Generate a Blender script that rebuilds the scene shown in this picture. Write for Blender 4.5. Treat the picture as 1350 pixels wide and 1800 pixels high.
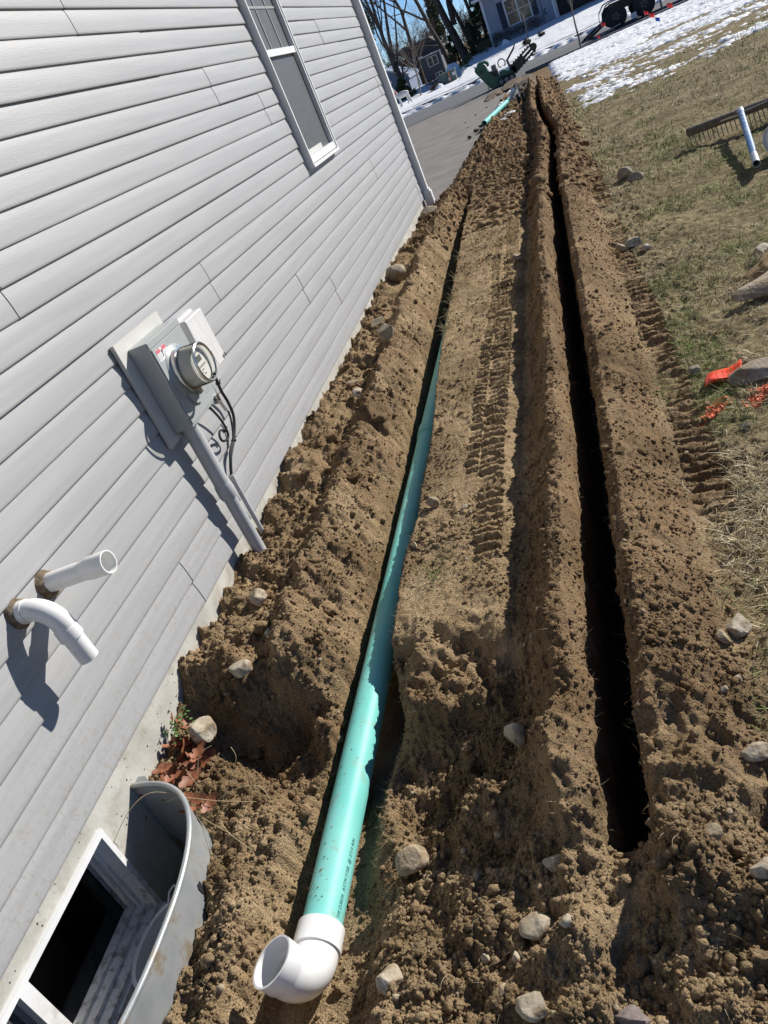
import bpy, bmesh, math, random
import numpy as np
from mathutils import Vector, Matrix

for o in list(bpy.data.objects):
    bpy.data.objects.remove(o, do_unlink=True)
scene = bpy.context.scene
COL = scene.collection

# ------------------------------------------------------------------ camera
cam_d = bpy.data.cameras.new('camera')
cam = bpy.data.objects.new('camera', cam_d); COL.objects.link(cam)
cam_d.sensor_fit = 'VERTICAL'; cam_d.sensor_height = 36.0; cam_d.lens = 28.4
cam_d.clip_start = 0.05; cam_d.clip_end = 2000
AX = np.array([0.91091928, -0.25553926, -0.32392246])
AY = np.array([0.15038279, -0.52545517, 0.83742575])
AZ = np.array([-0.38420188, -0.81153962, -0.44021854])
_r = Vector((AX[0], AY[0], AZ[0])); _d = Vector((AX[1], AY[1], AZ[1])); _f = Vector((AX[2], AY[2], AZ[2]))
cm = Matrix(((_r.x, -_d.x, -_f.x, 1.76), (_r.y, -_d.y, -_f.y, 0.0), (_r.z, -_d.z, -_f.z, 1.65), (0, 0, 0, 1)))
cam.matrix_world = cm
scene.camera = cam

# ------------------------------------------------------------------ sky, sun, exposure
SUN = Vector((1.0, 1.06, 0.76)).normalized()          # towards the sun
w = bpy.data.worlds.new('World'); scene.world = w; w.use_nodes = True
nt = w.node_tree
for n in list(nt.nodes): nt.nodes.remove(n)
sky = nt.nodes.new('ShaderNodeTexSky'); sky.sky_type = 'NISHITA'; sky.sun_disc = False
sky.sun_elevation = math.asin(SUN.z); sky.sun_rotation = math.atan2(SUN.x, SUN.y)
sky.altitude = 5000; sky.air_density = 1.0; sky.dust_density = 0.0; sky.ozone_density = 5.5
bg = nt.nodes.new('ShaderNodeBackground'); bg.inputs['Strength'].default_value = 0.085
wo = nt.nodes.new('ShaderNodeOutputWorld')
nt.links.new(sky.outputs[0], bg.inputs[0]); nt.links.new(bg.outputs[0], wo.inputs[0])
sd = bpy.data.lights.new('sun', 'SUN'); sd.energy = 5.0; sd.angle = math.radians(0.5); sd.color = (1.0, 0.955, 0.88)
so = bpy.data.objects.new('sun', sd); COL.objects.link(so)
so.rotation_euler = (-SUN).to_track_quat('-Z', 'Y').to_euler(); so.location = (20, 20, 20)
scene.view_settings.view_transform = 'Standard'; scene.view_settings.look = 'None'
scene.view_settings.exposure = 0.32; scene.view_settings.gamma = 1.0
scene.view_settings.use_curve_mapping = False

# ------------------------------------------------------------------ materials
def newmat(name):
    m = bpy.data.materials.new(name); m.use_nodes = True
    return m, m.node_tree, m.node_tree.nodes['Principled BSDF']

def pm(name, c1, c2=None, scale=8, rough=0.6, metal=0.0, bump=0.0, bscale=60, detail=4, stretch=None, spec=0.5, trans=0.0, contrast=(0.35, 0.65), coat=0.0):
    m, t, b = newmat(name)
    b.inputs['Roughness'].default_value = rough; b.inputs['Metallic'].default_value = metal
    b.inputs['Specular IOR Level'].default_value = spec
    b.inputs['Coat Weight'].default_value = coat
    if trans: b.inputs['Transmission Weight'].default_value = trans
    tc = t.nodes.new('ShaderNodeTexCoord'); src = tc.outputs['Object']
    if stretch:
        mp = t.nodes.new('ShaderNodeMapping'); mp.inputs['Scale'].default_value = stretch
        t.links.new(src, mp.inputs['Vector']); src = mp.outputs['Vector']
    if c2 is None:
        b.inputs['Base Color'].default_value = (*c1, 1)
    else:
        n = t.nodes.new('ShaderNodeTexNoise'); n.inputs['Scale'].default_value = scale; n.inputs['Detail'].default_value = detail
        t.links.new(src, n.inputs['Vector'])
        r = t.nodes.new('ShaderNodeValToRGB')
        r.color_ramp.elements[0].position = contrast[0]; r.color_ramp.elements[0].color = (*c1, 1)
        r.color_ramp.elements[1].position = contrast[1]; r.color_ramp.elements[1].color = (*c2, 1)
        t.links.new(n.outputs['Fac'], r.inputs['Fac']); t.links.new(r.outputs['Color'], b.inputs['Base Color'])
    if bump:
        n2 = t.nodes.new('ShaderNodeTexNoise'); n2.inputs['Scale'].default_value = bscale; n2.inputs['Detail'].default_value = 5
        t.links.new(src, n2.inputs['Vector'])
        bp = t.nodes.new('ShaderNodeBump'); bp.inputs['Strength'].default_value = 1.0; bp.inputs['Distance'].default_value = bump
        t.links.new(n2.outputs['Fac'], bp.inputs['Height']); t.links.new(bp.outputs['Normal'], b.inputs['Normal'])
    return m

def attr_mat(name, rough=0.8, bump=0.0, bscale=200, sss=0.0):
    m, t, b = newmat(name)
    a = t.nodes.new('ShaderNodeAttribute'); a.attribute_name = 'tint'
    t.links.new(a.outputs['Color'], b.inputs['Base Color']); b.inputs['Roughness'].default_value = rough
    b.inputs['Specular IOR Level'].default_value = 0.2
    if bump:
        n2 = t.nodes.new('ShaderNodeTexNoise'); n2.inputs['Scale'].default_value = bscale
        bp = t.nodes.new('ShaderNodeBump'); bp.inputs['Distance'].default_value = bump
        t.links.new(n2.outputs['Fac'], bp.inputs['Height']); t.links.new(bp.outputs['Normal'], b.inputs['Normal'])
    return m

M = {}
M['siding'] = pm('vinyl_siding', (0.350, 0.350, 0.352), (0.390, 0.390, 0.391), scale=3, rough=0.48, bump=0.0006, bscale=30, stretch=(8, 0.5, 12), spec=0.35)
M['white_vinyl'] = pm('white_vinyl', (0.74, 0.74, 0.73), (0.80, 0.80, 0.79), scale=5, rough=0.38, bump=0.0003, bscale=40)
M['white_pvc'] = pm('white_pvc', (0.76, 0.75, 0.72), (0.83, 0.83, 0.81), scale=7, rough=0.3, bump=0.0004, bscale=25)
M['white_fit'] = pm('white_fitting', (0.78, 0.78, 0.77), (0.84, 0.84, 0.83), scale=9, rough=0.26, bump=0.0003, bscale=30)
M['concrete'] = pm('concrete', (0.40, 0.385, 0.34), (0.52, 0.505, 0.45), scale=7, rough=0.9, bump=0.0012, bscale=60)
M['glass_dark'] = pm('window_glass', (0.015, 0.017, 0.02), rough=0.04, spec=0.6)
M['screen'] = pm('insect_screen', (0.055, 0.056, 0.06), (0.075, 0.075, 0.08), scale=30, rough=0.5)
M['meter_grey'] = pm('meter_enclosure_paint', (0.33, 0.355, 0.35), (0.39, 0.41, 0.405), scale=3, rough=0.35, bump=0.0004, bscale=60)
M['plate'] = pm('mounting_plate_vinyl', (0.56, 0.55, 0.51), (0.62, 0.61, 0.57), scale=6, rough=0.42)
M['box_white'] = pm('utility_box_plastic', (0.58, 0.57, 0.56), (0.70, 0.69, 0.68), scale=10, rough=0.5, stretch=(1, 5, 1), bump=0.0008, bscale=20)
M['chrome'] = pm('bright_steel_ring', (0.62, 0.62, 0.6), rough=0.22, metal=1.0)
M['meter_body'] = pm('meter_body', (0.46, 0.46, 0.46), (0.54, 0.54, 0.53), scale=12, rough=0.3, metal=0.3)
M['dial'] = pm('dial_white', (0.75, 0.75, 0.73), rough=0.5)
M['lcd'] = pm('lcd_grey', (0.14, 0.145, 0.13), rough=0.2)
M['ink'] = pm('black_print', (0.02, 0.02, 0.022), rough=0.6)
M['ink_soft'] = pm('grey_print', (0.25, 0.25, 0.25), rough=0.6)
M['label_red'] = pm('label_pink_red', (0.62, 0.14, 0.17), rough=0.5)
M['conduit'] = pm('grey_pvc_conduit', (0.42, 0.43, 0.44), (0.49, 0.495, 0.50), scale=10, rough=0.42)
M['cable'] = pm('black_cable', (0.012, 0.012, 0.013), rough=0.38)
M['cable_grey'] = pm('grey_cable', (0.23, 0.22, 0.20), rough=0.5)
M['steel'] = pm('galvanized_steel', (0.34, 0.36, 0.365), (0.50, 0.52, 0.52), scale=9, rough=0.45, metal=0.45, bump=0.0006, bscale=30, contrast=(0.3, 0.7))
M['rust'] = pm('dried_mud', (0.30, 0.22, 0.12), (0.36, 0.28, 0.17), scale=40, rough=0.95, bump=0.002, bscale=150)
M['green_pipe'] = pm('green_sewer_pvc', (0.17, 0.57, 0.51), (0.225, 0.62, 0.565), scale=5, rough=0.48, spec=0.28, bump=0.0003, bscale=8)
M['pipe_ink'] = pm('pipe_print_ink', (0.03, 0.14, 0.13), rough=0.5)
M['sealant'] = pm('spray_foam_collar', (0.12, 0.085, 0.05), (0.26, 0.20, 0.13), scale=50, rough=0.9, bump=0.004, bscale=80)
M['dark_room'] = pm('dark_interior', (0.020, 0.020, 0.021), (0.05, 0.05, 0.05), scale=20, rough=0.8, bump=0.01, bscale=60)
M['rock'] = pm('pale_stone', (0.24, 0.18, 0.11), (0.50, 0.45, 0.355), scale=13, rough=0.85, bump=0.004, bscale=60, contrast=(0.30, 0.52), detail=8)
M['rock_tan'] = pm('tan_stone', (0.28, 0.225, 0.15), (0.43, 0.37, 0.27), scale=18, rough=0.9, bump=0.005, bscale=70)
M['rock_grey'] = pm('grey_stone', (0.20, 0.17, 0.12), (0.39, 0.36, 0.31), scale=12, rough=0.88, bump=0.005, bscale=60)
M['rock_purple'] = pm('dark_stone', (0.13, 0.105, 0.10), (0.22, 0.18, 0.16), scale=30, rough=0.85, bump=0.004, bscale=80)
M['leaf'] = pm('dry_oak_leaf', (0.15, 0.045, 0.018), (0.29, 0.105, 0.045), scale=30, rough=0.55, bump=0.001, bscale=80)
M['weed'] = pm('weed_leaf', (0.06, 0.16, 0.03), (0.12, 0.26, 0.06), scale=40, rough=0.5)
M['asphalt_drive'] = pm('worn_asphalt', (0.18, 0.163, 0.145), (0.25, 0.228, 0.205), scale=2.2, rough=0.95, bump=0.006, bscale=90)
M['asphalt_road'] = pm('road_asphalt', (0.105, 0.108, 0.115), (0.15, 0.152, 0.16), scale=0.5, rough=0.9, bump=0.005, bscale=60, stretch=(0.25, 1.6, 1))
M['curb'] = pm('granite_kerb', (0.09, 0.09, 0.095), (0.16, 0.16, 0.165), scale=12, rough=0.9)
M['snow'] = pm('snow', (0.80, 0.82, 0.85), (0.88, 0.89, 0.90), scale=6, rough=0.7, bump=0.01, bscale=25, spec=0.3)
M['bark'] = pm('bark', (0.045, 0.035, 0.028), (0.10, 0.08, 0.062), scale=6, rough=0.95, bump=0.02, bscale=18, stretch=(1, 1, 0.3))
M['bark_warm'] = pm('twig_bark', (0.085, 0.058, 0.042), (0.15, 0.105, 0.078), scale=4, rough=0.95)
M['bark_pale'] = pm('sapling_bark', (0.20, 0.17, 0.13), (0.28, 0.24, 0.19), scale=14, rough=0.9)
M['needle'] = pm('pine_needles', (0.035, 0.055, 0.018), (0.085, 0.10, 0.035), scale=2, rough=0.7)
M['shrub'] = pm('shrub_leaves', (0.035, 0.045, 0.018), (0.085, 0.085, 0.035), scale=4, rough=0.7)
M['hedge_brown'] = pm('brown_shrub', (0.09, 0.05, 0.03), (0.16, 0.09, 0.055), scale=4, rough=0.9)
M['bluegrey'] = pm('bluegrey_siding', (0.27, 0.29, 0.35), (0.30, 0.32, 0.38), scale=3, rough=0.6)
M['navy'] = pm('navy_shutter', (0.018, 0.024, 0.045), rough=0.5)
M['trim_white'] = pm('white_trim', (0.70, 0.71, 0.74), rough=0.5)
M['porch_shade'] = pm('porch_shade_dark', (0.03, 0.026, 0.024), (0.06, 0.05, 0.045), scale=3, rough=0.7)  # near-black puts the shade of the porch recess into the wall colour
M['shingle'] = pm('roof_shingle', (0.055, 0.05, 0.05), (0.09, 0.085, 0.085), scale=8, rough=0.9)
M['slate_siding'] = pm('slate_grey_siding', (0.085, 0.09, 0.105), (0.105, 0.11, 0.125), scale=1.5, rough=0.7)
M['tx_green'] = pm('utility_green_paint', (0.085, 0.13, 0.115), (0.11, 0.16, 0.14), scale=3, rough=0.5)
M['mach_green'] = pm('machine_green_paint', (0.008, 0.10, 0.055), (0.012, 0.125, 0.07), scale=6, rough=0.35, coat=0.3)
M['mach_black'] = pm('machine_black', (0.018, 0.017, 0.016), (0.045, 0.04, 0.035), scale=9, rough=0.6)
M['mach_metal'] = pm('machine_grey', (0.22, 0.21, 0.2), (0.3, 0.29, 0.27), scale=9, rough=0.5, metal=0.4)
M['tyre'] = pm('tyre_rubber', (0.012, 0.012, 0.013), (0.025, 0.025, 0.026), scale=20, rough=0.75)
M['ramp_wood'] = pm('weathered_board', (0.30, 0.28, 0.24), (0.40, 0.37, 0.32), scale=8, rough=0.85, stretch=(0.3, 3, 3))
M['red_flag'] = pm('red_marker_flag', (0.75, 0.03, 0.035), (0.85, 0.06, 0.05), scale=20, rough=0.5)
M['blue_flag'] = pm('blue_marker_flag', (0.03, 0.10, 0.55), rough=0.5)
M['orange_flag'] = pm('orange_vinyl_flag', (0.86, 0.07, 0.02), (0.93, 0.10, 0.03), scale=12, rough=0.32)
M['orange_paint'] = pm('orange_marking_paint', (0.62, 0.12, 0.04), (0.78, 0.20, 0.07), scale=60, rough=0.8, bump=0.004, bscale=120)
M['wire'] = pm('flag_wire', (0.3, 0.3, 0.3), rough=0.5, metal=0.6)
M['rake_wood'] = pm('weathered_rake_bar', (0.10, 0.085, 0.07), (0.17, 0.15, 0.125), scale=5, rough=0.8, stretch=(6, 1, 6), bump=0.002, bscale=20)
M['rake_blue'] = pm('chipped_blue_paint', (0.10, 0.20, 0.37), (0.42, 0.47, 0.52), scale=16, rough=0.45, contrast=(0.5, 0.72))
M['rake_metal'] = pm('bare_aluminium', (0.48, 0.48, 0.47), (0.6, 0.6, 0.59), scale=10, rough=0.4, metal=0.5)
M['rope'] = pm('pale_rope', (0.48, 0.44, 0.36), rough=0.9)
M['plastic_white'] = pm('white_plastic', (0.70, 0.71, 0.72), rough=0.35)
M['deer_white'] = pm('white_mesh_deer', (0.62, 0.60, 0.57), (0.72, 0.70, 0.67), scale=20, rough=0.8)
M['blue_far'] = pm('pale_blue_siding', (0.12, 0.17, 0.27), (0.15, 0.21, 0.32), scale=3, rough=0.7)
M['grass'] = attr_mat('grass_blades', rough=0.7)
M['straw'] = attr_mat('straw_and_roots', rough=0.8)
M['sign_white'] = pm('white_sticker', (0.7, 0.7, 0.7), rough=0.5)
M['orange_post'] = pm('orange_tape', (0.75, 0.25, 0.06), rough=0.5)

def add_dirt(m, col, scale, lo, hi, strength, z0=None, z1=None, stretch=None):
    """patches of dried mud with a shape of their own, optionally only low down"""
    t = m.node_tree; b = t.nodes['Principled BSDF']; old = b.inputs['Base Color'].links[0].from_socket
    tc = t.nodes.new('ShaderNodeTexCoord'); src = tc.outputs['Object']
    n = t.nodes.new('ShaderNodeTexNoise'); n.inputs['Scale'].default_value = scale; n.inputs['Detail'].default_value = 9; n.inputs['Roughness'].default_value = 0.7
    if stretch:
        mp = t.nodes.new('ShaderNodeMapping'); mp.inputs['Scale'].default_value = stretch; t.links.new(src, mp.inputs[0]); t.links.new(mp.outputs[0], n.inputs['Vector'])
    else: t.links.new(src, n.inputs['Vector'])
    mr = t.nodes.new('ShaderNodeMapRange'); mr.inputs[1].default_value = lo; mr.inputs[2].default_value = hi; mr.inputs[4].default_value = strength
    t.links.new(n.outputs['Fac'], mr.inputs[0]); fac = mr.outputs[0]
    if z0 is not None:
        sp = t.nodes.new('ShaderNodeSeparateXYZ'); t.links.new(src, sp.inputs[0])
        zr = t.nodes.new('ShaderNodeMapRange'); zr.inputs[1].default_value = z0; zr.inputs[2].default_value = z1; zr.inputs[3].default_value = 1; zr.inputs[4].default_value = 0
        t.links.new(sp.outputs['Z'], zr.inputs[0]); mu = t.nodes.new('ShaderNodeMath'); mu.operation = 'MULTIPLY'
        t.links.new(fac, mu.inputs[0]); t.links.new(zr.outputs[0], mu.inputs[1]); fac = mu.outputs[0]
    x = t.nodes.new('ShaderNodeMix'); x.data_type = 'RGBA'; t.links.new(fac, x.inputs[0]); t.links.new(old, x.inputs[6]); x.inputs[7].default_value = (*col, 1)
    t.links.new(x.outputs[2], b.inputs['Base Color'])
add_dirt(M['siding'], (0.30, 0.24, 0.16), 55, 0.52, 0.70, 0.75, 0.24, 0.75)
add_dirt(M['siding'], (0.27, 0.27, 0.27), 3, 0.50, 0.75, 0.22, stretch=(1, 0.3, 1.5))
add_dirt(M['green_pipe'], (0.33, 0.27, 0.17), 17, 0.56, 0.72, 0.55)
add_dirt(M['green_pipe'], (0.30, 0.22, 0.13), 70, 0.62, 0.70, 0.7)
add_dirt(M['white_fit'], (0.36, 0.28, 0.18), 14, 0.58, 0.75, 0.45)
add_dirt(M['white_pvc'], (0.42, 0.40, 0.36), 22, 0.58, 0.75, 0.4)
add_dirt(M['steel'], (0.33, 0.25, 0.15), 9, 0.52, 0.62, 0.8)
add_dirt(M['conduit'], (0.33, 0.27, 0.19), 30, 0.55, 0.75, 0.4)
add_dirt(M['concrete'], (0.27, 0.21, 0.14), 11, 0.50, 0.68, 0.6)
for k_ in ('rock', 'rock_tan', 'rock_grey'): add_dirt(M[k_], (0.24, 0.165, 0.092), 30, 0.44, 0.60, 0.9)
add_dirt(M['white_vinyl'], (0.22, 0.175, 0.12), 34, 0.50, 0.64, 0.85, -0.16, 0.12)

def soil_material():
    m, t, b = newmat('soil')
    b.inputs['Roughness'].default_value = 0.96; b.inputs['Specular IOR Level'].default_value = 0.12
    tc = t.nodes.new('ShaderNodeTexCoord')
    def noise(sc, det=4, rough=0.6):
        n = t.nodes.new('ShaderNodeTexNoise'); n.inputs['Scale'].default_value = sc; n.inputs['Detail'].default_value = det; n.inputs['Roughness'].default_value = rough
        t.links.new(tc.outputs['Object'], n.inputs['Vector']); return n
    def ramp(src, p0, c0, p1, c1):
        r = t.nodes.new('ShaderNodeValToRGB'); e = r.color_ramp.elements
        e[0].position = p0; e[0].color = (*c0, 1); e[1].position = p1; e[1].color = (*c1, 1)
        t.links.new(src, r.inputs['Fac']); return r
    def mix(fac, a, c, mode='MIX'):
        x = t.nodes.new('ShaderNodeMix'); x.data_type = 'RGBA'; x.blend_type = mode
        if isinstance(fac, float): x.inputs[0].default_value = fac
        else: t.links.new(fac, x.inputs[0])
        t.links.new(a, x.inputs[6]); t.links.new(c, x.inputs[7]); return x.outputs[2]
    dry = ramp(noise(9).outputs['Fac'], 0.3, (0.325, 0.234, 0.132), 0.7, (0.475, 0.355, 0.218))
    fresh_tone = ramp(noise(12).outputs['Fac'], 0.3, (0.175, 0.110, 0.057), 0.7, (0.305, 0.20, 0.112))
    lawn = ramp(noise(28, 7, 0.8).outputs['Fac'], 0.38, (0.15, 0.12, 0.065), 0.62, (0.43, 0.355, 0.21))
    at = t.nodes.new('ShaderNodeAttribute'); at.attribute_name = 'mask'
    sep = t.nodes.new('ShaderNodeSeparateColor'); t.links.new(at.outputs['Color'], sep.inputs[0])
    c = mix(sep.outputs[0], dry.outputs['Color'], fresh_tone.outputs['Color'])
    c = mix(sep.outputs[1], c, lawn.outputs['Color'])
    big = ramp(noise(2.3, 3).outputs['Fac'], 0.34, (0.66, 0.64, 0.61), 0.62, (1.12, 1.12, 1.11))
    c = mix(1.0, c, big.outputs['Color'], 'MULTIPLY')
    # fine speckle of sand grains and grit
    sp = ramp(noise(160, 3).outputs['Fac'], 0.42, (0.80, 0.80, 0.80), 0.66, (1.22, 1.2, 1.16))
    c = mix(1.0, c, sp.outputs['Color'], 'MULTIPLY')
    t.links.new(c, b.inputs['Base Color'])
    bp = t.nodes.new('ShaderNodeBump'); bp.inputs['Distance'].default_value = 0.010; bp.inputs['Strength'].default_value = 1.0
    nn = noise(95, 6, 0.72); t.links.new(nn.outputs['Fac'], bp.inputs['Height'])
    bp2 = t.nodes.new('ShaderNodeBump'); bp2.inputs['Distance'].default_value = 0.0035
    vo = t.nodes.new('ShaderNodeTexVoronoi'); vo.inputs['Scale'].default_value = 170; t.links.new(tc.outputs['Object'], vo.inputs['Vector'])
    inv = t.nodes.new('ShaderNodeMath'); inv.operation = 'SUBTRACT'; inv.inputs[0].default_value = 1.0; t.links.new(vo.outputs['Distance'], inv.inputs[1])
    t.links.new(inv.outputs[0], bp2.inputs['Height']); t.links.new(bp.outputs['Normal'], bp2.inputs['Normal'])
    t.links.new(bp2.outputs['Normal'], b.inputs['Normal'])
    return m
M['soil'] = soil_material()

# ------------------------------------------------------------------ mesh helpers
class MB:
    def __init__(self): self.v = []; self.f = []
    def add(self, vs, fs):
        o = len(self.v); self.v += [tuple(p) for p in vs]; self.f += [tuple(i + o for i in q) for q in fs]; return self
    def box(self, x0, x1, y0, y1, z0, z1):
        vs = [(x, y, z) for x in (x0, x1) for y in (y0, y1) for z in (z0, z1)]
        return self.add(vs, [(0, 1, 3, 2), (4, 6, 7, 5), (0, 4, 5, 1), (2, 3, 7, 6), (0, 2, 6, 4), (1, 5, 7, 3)])
    def obox(self, c, ax, ay, az):
        c, ax, ay, az = map(Vector, (c, ax, ay, az))
        vs = [c + ax * i + ay * j + az * k for i in (-1, 1) for j in (-1, 1) for k in (-1, 1)]
        return self.add(vs, [(0, 1, 3, 2), (4, 6, 7, 5), (0, 4, 5, 1), (2, 3, 7, 6), (0, 2, 6, 4), (1, 5, 7, 3)])
    def bar(self, a, b, w, h, up=(0, 0, 1)):
        a, b = Vector(a), Vector(b); d = (b - a).normalized(); s = d.cross(Vector(up))
        if s.length < 1e-5: s = d.cross(Vector((1, 0, 0)))
        s.normalize(); u = s.cross(d)
        return self.obox((a + b) / 2, d * ((b - a).length / 2), s * w / 2, u * h / 2)
    def prism(self, poly, h, frame):
        # poly in 2D, extruded by h; frame = (origin, u, v, n)
        o, u, v, n = map(Vector, frame); k = len(poly)
        vs = [o + u * p[0] + v * p[1] for p in poly] + [o + u * p[0] + v * p[1] + n * h for p in poly]
        fs = [tuple(range(k))[::-1], tuple(range(k, 2 * k))] + [(i, (i + 1) % k, k + (i + 1) % k, k + i) for i in range(k)]
        return self.add(vs, fs)
    def rings(self, rings, close=True, cap0=False, cap1=False):
        n = len(rings[0]); o = len(self.v)
        for r in rings: self.v += [tuple(p) for p in r]
        for i in range(len(rings) - 1):
            for j in range(n if close else n - 1):
                a = o + i * n + j; b = o + i * n + (j + 1) % n
                self.f.append((a, b, b + n, a + n))
        if cap0: self.f.append(tuple(o + j for j in range(n))[::-1])
        if cap1: self.f.append(tuple(o + (len(rings) - 1) * n + j for j in range(n)))
        return self
    def tube(self, path, rad, n=12, cap0=True, cap1=True, flat=1.0):
        path = [Vector(p) for p in path]
        if not hasattr(rad, '__len__'): rad = [rad] * len(path)
        rings = []; t0 = (path[1] - path[0]).normalized()
        ref = Vector((0, 0, 1)) if abs(t0.z) < 0.9 else Vector((1, 0, 0))
        u = t0.cross(ref).normalized()
        for i, p in enumerate(path):
            if i == 0: t = t0
            elif i == len(path) - 1: t = (path[-1] - path[-2]).normalized()
            else:
                t = path[i + 1] - path[i - 1]
                t = t.normalized() if t.length > 1e-9 else (path[i] - path[i - 1]).normalized()
            u = (u - t * u.dot(t))
            u = u.normalized() if u.length > 1e-6 else t.orthogonal().normalized()
            v = t.cross(u)
            rings.append([p + (u * math.cos(a) + v * math.sin(a) * flat) * rad[i] for a in (2 * math.pi * k / n for k in range(n))])
        return self.rings(rings, True, cap0, cap1)
    def build(self, name, mat, parent=None, smooth=False, origin=None):
        o = origin if origin is not None else (parent.location if parent is not None and not parent.get('_local') else None)
        vs = self.v
        if o is not None: vs = [(p[0] - o[0], p[1] - o[1], p[2] - o[2]) for p in vs]
        me = bpy.data.meshes.new(name); me.from_pydata(vs, [], self.f); me.update()
        if smooth: shade_auto(me)
        return link(name, me, mat, parent, origin)

def shade_auto(me, ang=40):
    me.polygons.foreach_set('use_smooth', [True] * len(me.polygons))
    try: me.set_sharp_from_angle(angle=math.radians(ang))
    except Exception: pass

def link(name, me, mat, parent=None, origin=None):
    ob = bpy.data.objects.new(name, me); COL.objects.link(ob)
    if mat is not None:
        for m_ in (mat if isinstance(mat, (list, tuple)) else [mat]): me.materials.append(m_)
    if parent is not None: ob.parent = parent
    elif origin is not None: ob.location = origin
    return ob

def tag(o, label=None, cat=None, group=None, kind=None):
    if label: o['label'] = label
    if cat: o['category'] = cat
    if group: o['group'] = group
    if kind: o['kind'] = kind
    return o

def thing(name, loc, label, cat, group=None):
    e = bpy.data.objects.new(name, None); COL.objects.link(e); e.location = loc; e.empty_display_size = 0.1
    return tag(e, label, cat, group)

def copy_tree(o, parent=None):
    c = o.copy(); COL.objects.link(c); c.parent = parent
    for ch in list(o.children): copy_tree(ch, c)
    return c

def np_mesh(name, V, F, mat, tint=None, smooth=False, attr='tint'):
    me = bpy.data.meshes.new(name); V = np.asarray(V, np.float32); F = np.asarray(F, np.int32); k = F.shape[1]
    me.vertices.add(len(V)); me.vertices.foreach_set('co', V.ravel())
    me.loops.add(F.size); me.loops.foreach_set('vertex_index', F.ravel())
    me.polygons.add(len(F)); me.polygons.foreach_set('loop_start', np.arange(0, F.size, k, dtype=np.int32))
    me.polygons.foreach_set('loop_total', np.full(len(F), k, np.int32))
    me.update(calc_edges=True)
    if tint is not None:
        a = me.color_attributes.new(attr, 'FLOAT_COLOR', 'POINT')
        c = np.ones((len(V), 4), np.float32); c[:, :tint.shape[1]] = tint; a.data.foreach_set('color', c.ravel())
    if smooth: me.polygons.foreach_set('use_smooth', np.ones(len(F), bool))
    return link(name, me, mat)

# ------------------------------------------------------------------ numpy noise
def _hash(ix, iy, s):
    h = (ix.astype(np.int64) * 374761393 + iy.astype(np.int64) * 668265263 + s * 1442695041) & 0xFFFFFFFF
    h = ((h ^ (h >> 13)) * 1274126177) & 0xFFFFFFFF
    h = ((h ^ (h >> 16)) * 2246822519) & 0xFFFFFFFF
    return ((h ^ (h >> 15)) & 0xFFFFFF) / float(0x1000000)
def vnoise(x, y, s=0):
    ix = np.floor(x); iy = np.floor(y); fx = x - ix; fy = y - iy
    fx = fx * fx * fx * (fx * (fx * 6 - 15) + 10); fy = fy * fy * fy * (fy * (fy * 6 - 15) + 10)
    a = _hash(ix, iy, s); b = _hash(ix + 1, iy, s); c = _hash(ix, iy + 1, s); d = _hash(ix + 1, iy + 1, s)
    return (a + (b - a) * fx) * (1 - fy) + (c + (d - c) * fx) * fy
def fbm(x, y, oct=4, s=0, gain=0.5):
    t = np.zeros_like(x); a = 1.0; n = 0.0
    c, sn = math.cos(0.6), math.sin(0.6)
    for i in range(oct):
        t += a * (vnoise(x, y, s + i * 17) * 2 - 1); n += a; a *= gain
        x, y = (c * x - sn * y) * 2.03 + 11.3, (sn * x + c * y) * 2.03 - 7.1
    return t / n
def clods(x, y, s=0, rad=0.62):
    ix = np.floor(x); iy = np.floor(y); best = np.zeros_like(x)
    for dx in (-1, 0, 1):
        for dy in (-1, 0, 1):
            cx = ix + dx; cy = iy + dy
            px = cx + _hash(cx, cy, s + 1); py = cy + _hash(cx, cy, s + 2); r = rad * (0.35 + 0.65 * _hash(cx, cy, s + 3))
            d2 = ((x - px) ** 2 + (y - py) ** 2) / (r * r)
            best = np.maximum(best, r * np.sqrt(np.clip(1 - d2, 0, 1)))
    return best
def ss(a, b, x):
    t = np.clip((x - a) / (b - a), 0, 1); return t * t * (3 - 2 * t)
def lerp(a, b, t): return a + (b - a) * t

# ------------------------------------------------------------------ terrain
def macro(x, y):
    z = -0.022 * np.clip(y - 14, 0, 22.5)
    z = z + np.where(x > -3.2, 0.5, 0.0) * ss(50, 66, y) - 2.0 * ss(72, 120, y) * ss(-3, -8, x)
    return z
LE_Y = [0.4, 0.95, 1.3, 1.56, 1.74, 1.91, 2.12, 2.36, 2.63, 2.94, 3.32, 3.76, 4.5, 5.18, 5.9, 7.39, 8.72, 10.14, 11]
LE_X = [.56, .55, .570, .58, .57, .565, .56, .557, .565, .566, .545, .545, .53, .515, .50, .450, .440, .45, .46]
RE_Y = [0.4, 0.95, 1.3, 1.7, 1.85, 2.06, 2.28, 2.55, 2.85, 3.2, 3.63, 4.29, 5.05, 6.03, 7.19, 8.79, 10.27, 11]
RE_X = [.76, .765, .77, .78, .785, .75, .75, .73, .752, .742, .735, .69, .654, .622, .592, .545, .545, .55]
XT_Y = [0.5, 1.3, 2.5, 4, 8, 9, 10.3, 12.4, 13.3, 16.3, 19, 23, 26.8]
XT_X = [1.478, 1.486, 1.512, 1.521, 1.530, 1.532, 1.57, 1.612, 1.57, 1.45, 1.43, 1.41, 1.34]
ZW_Y = [1.8, 1.95, 2.07, 2.21, 2.37, 2.87, 3.2, 3.54, 4.12, 4.96, 5.92, 7.13, 8.2, 9.38, 10.4]
ZW_V = [.10, .17, .20, .17, .155, .15, .19, .235, .18, .15, .175, .19, .16, .14, .10]
DR_Y = [10, 12, 14, 17, 19.5, 24, 30, 38]
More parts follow.
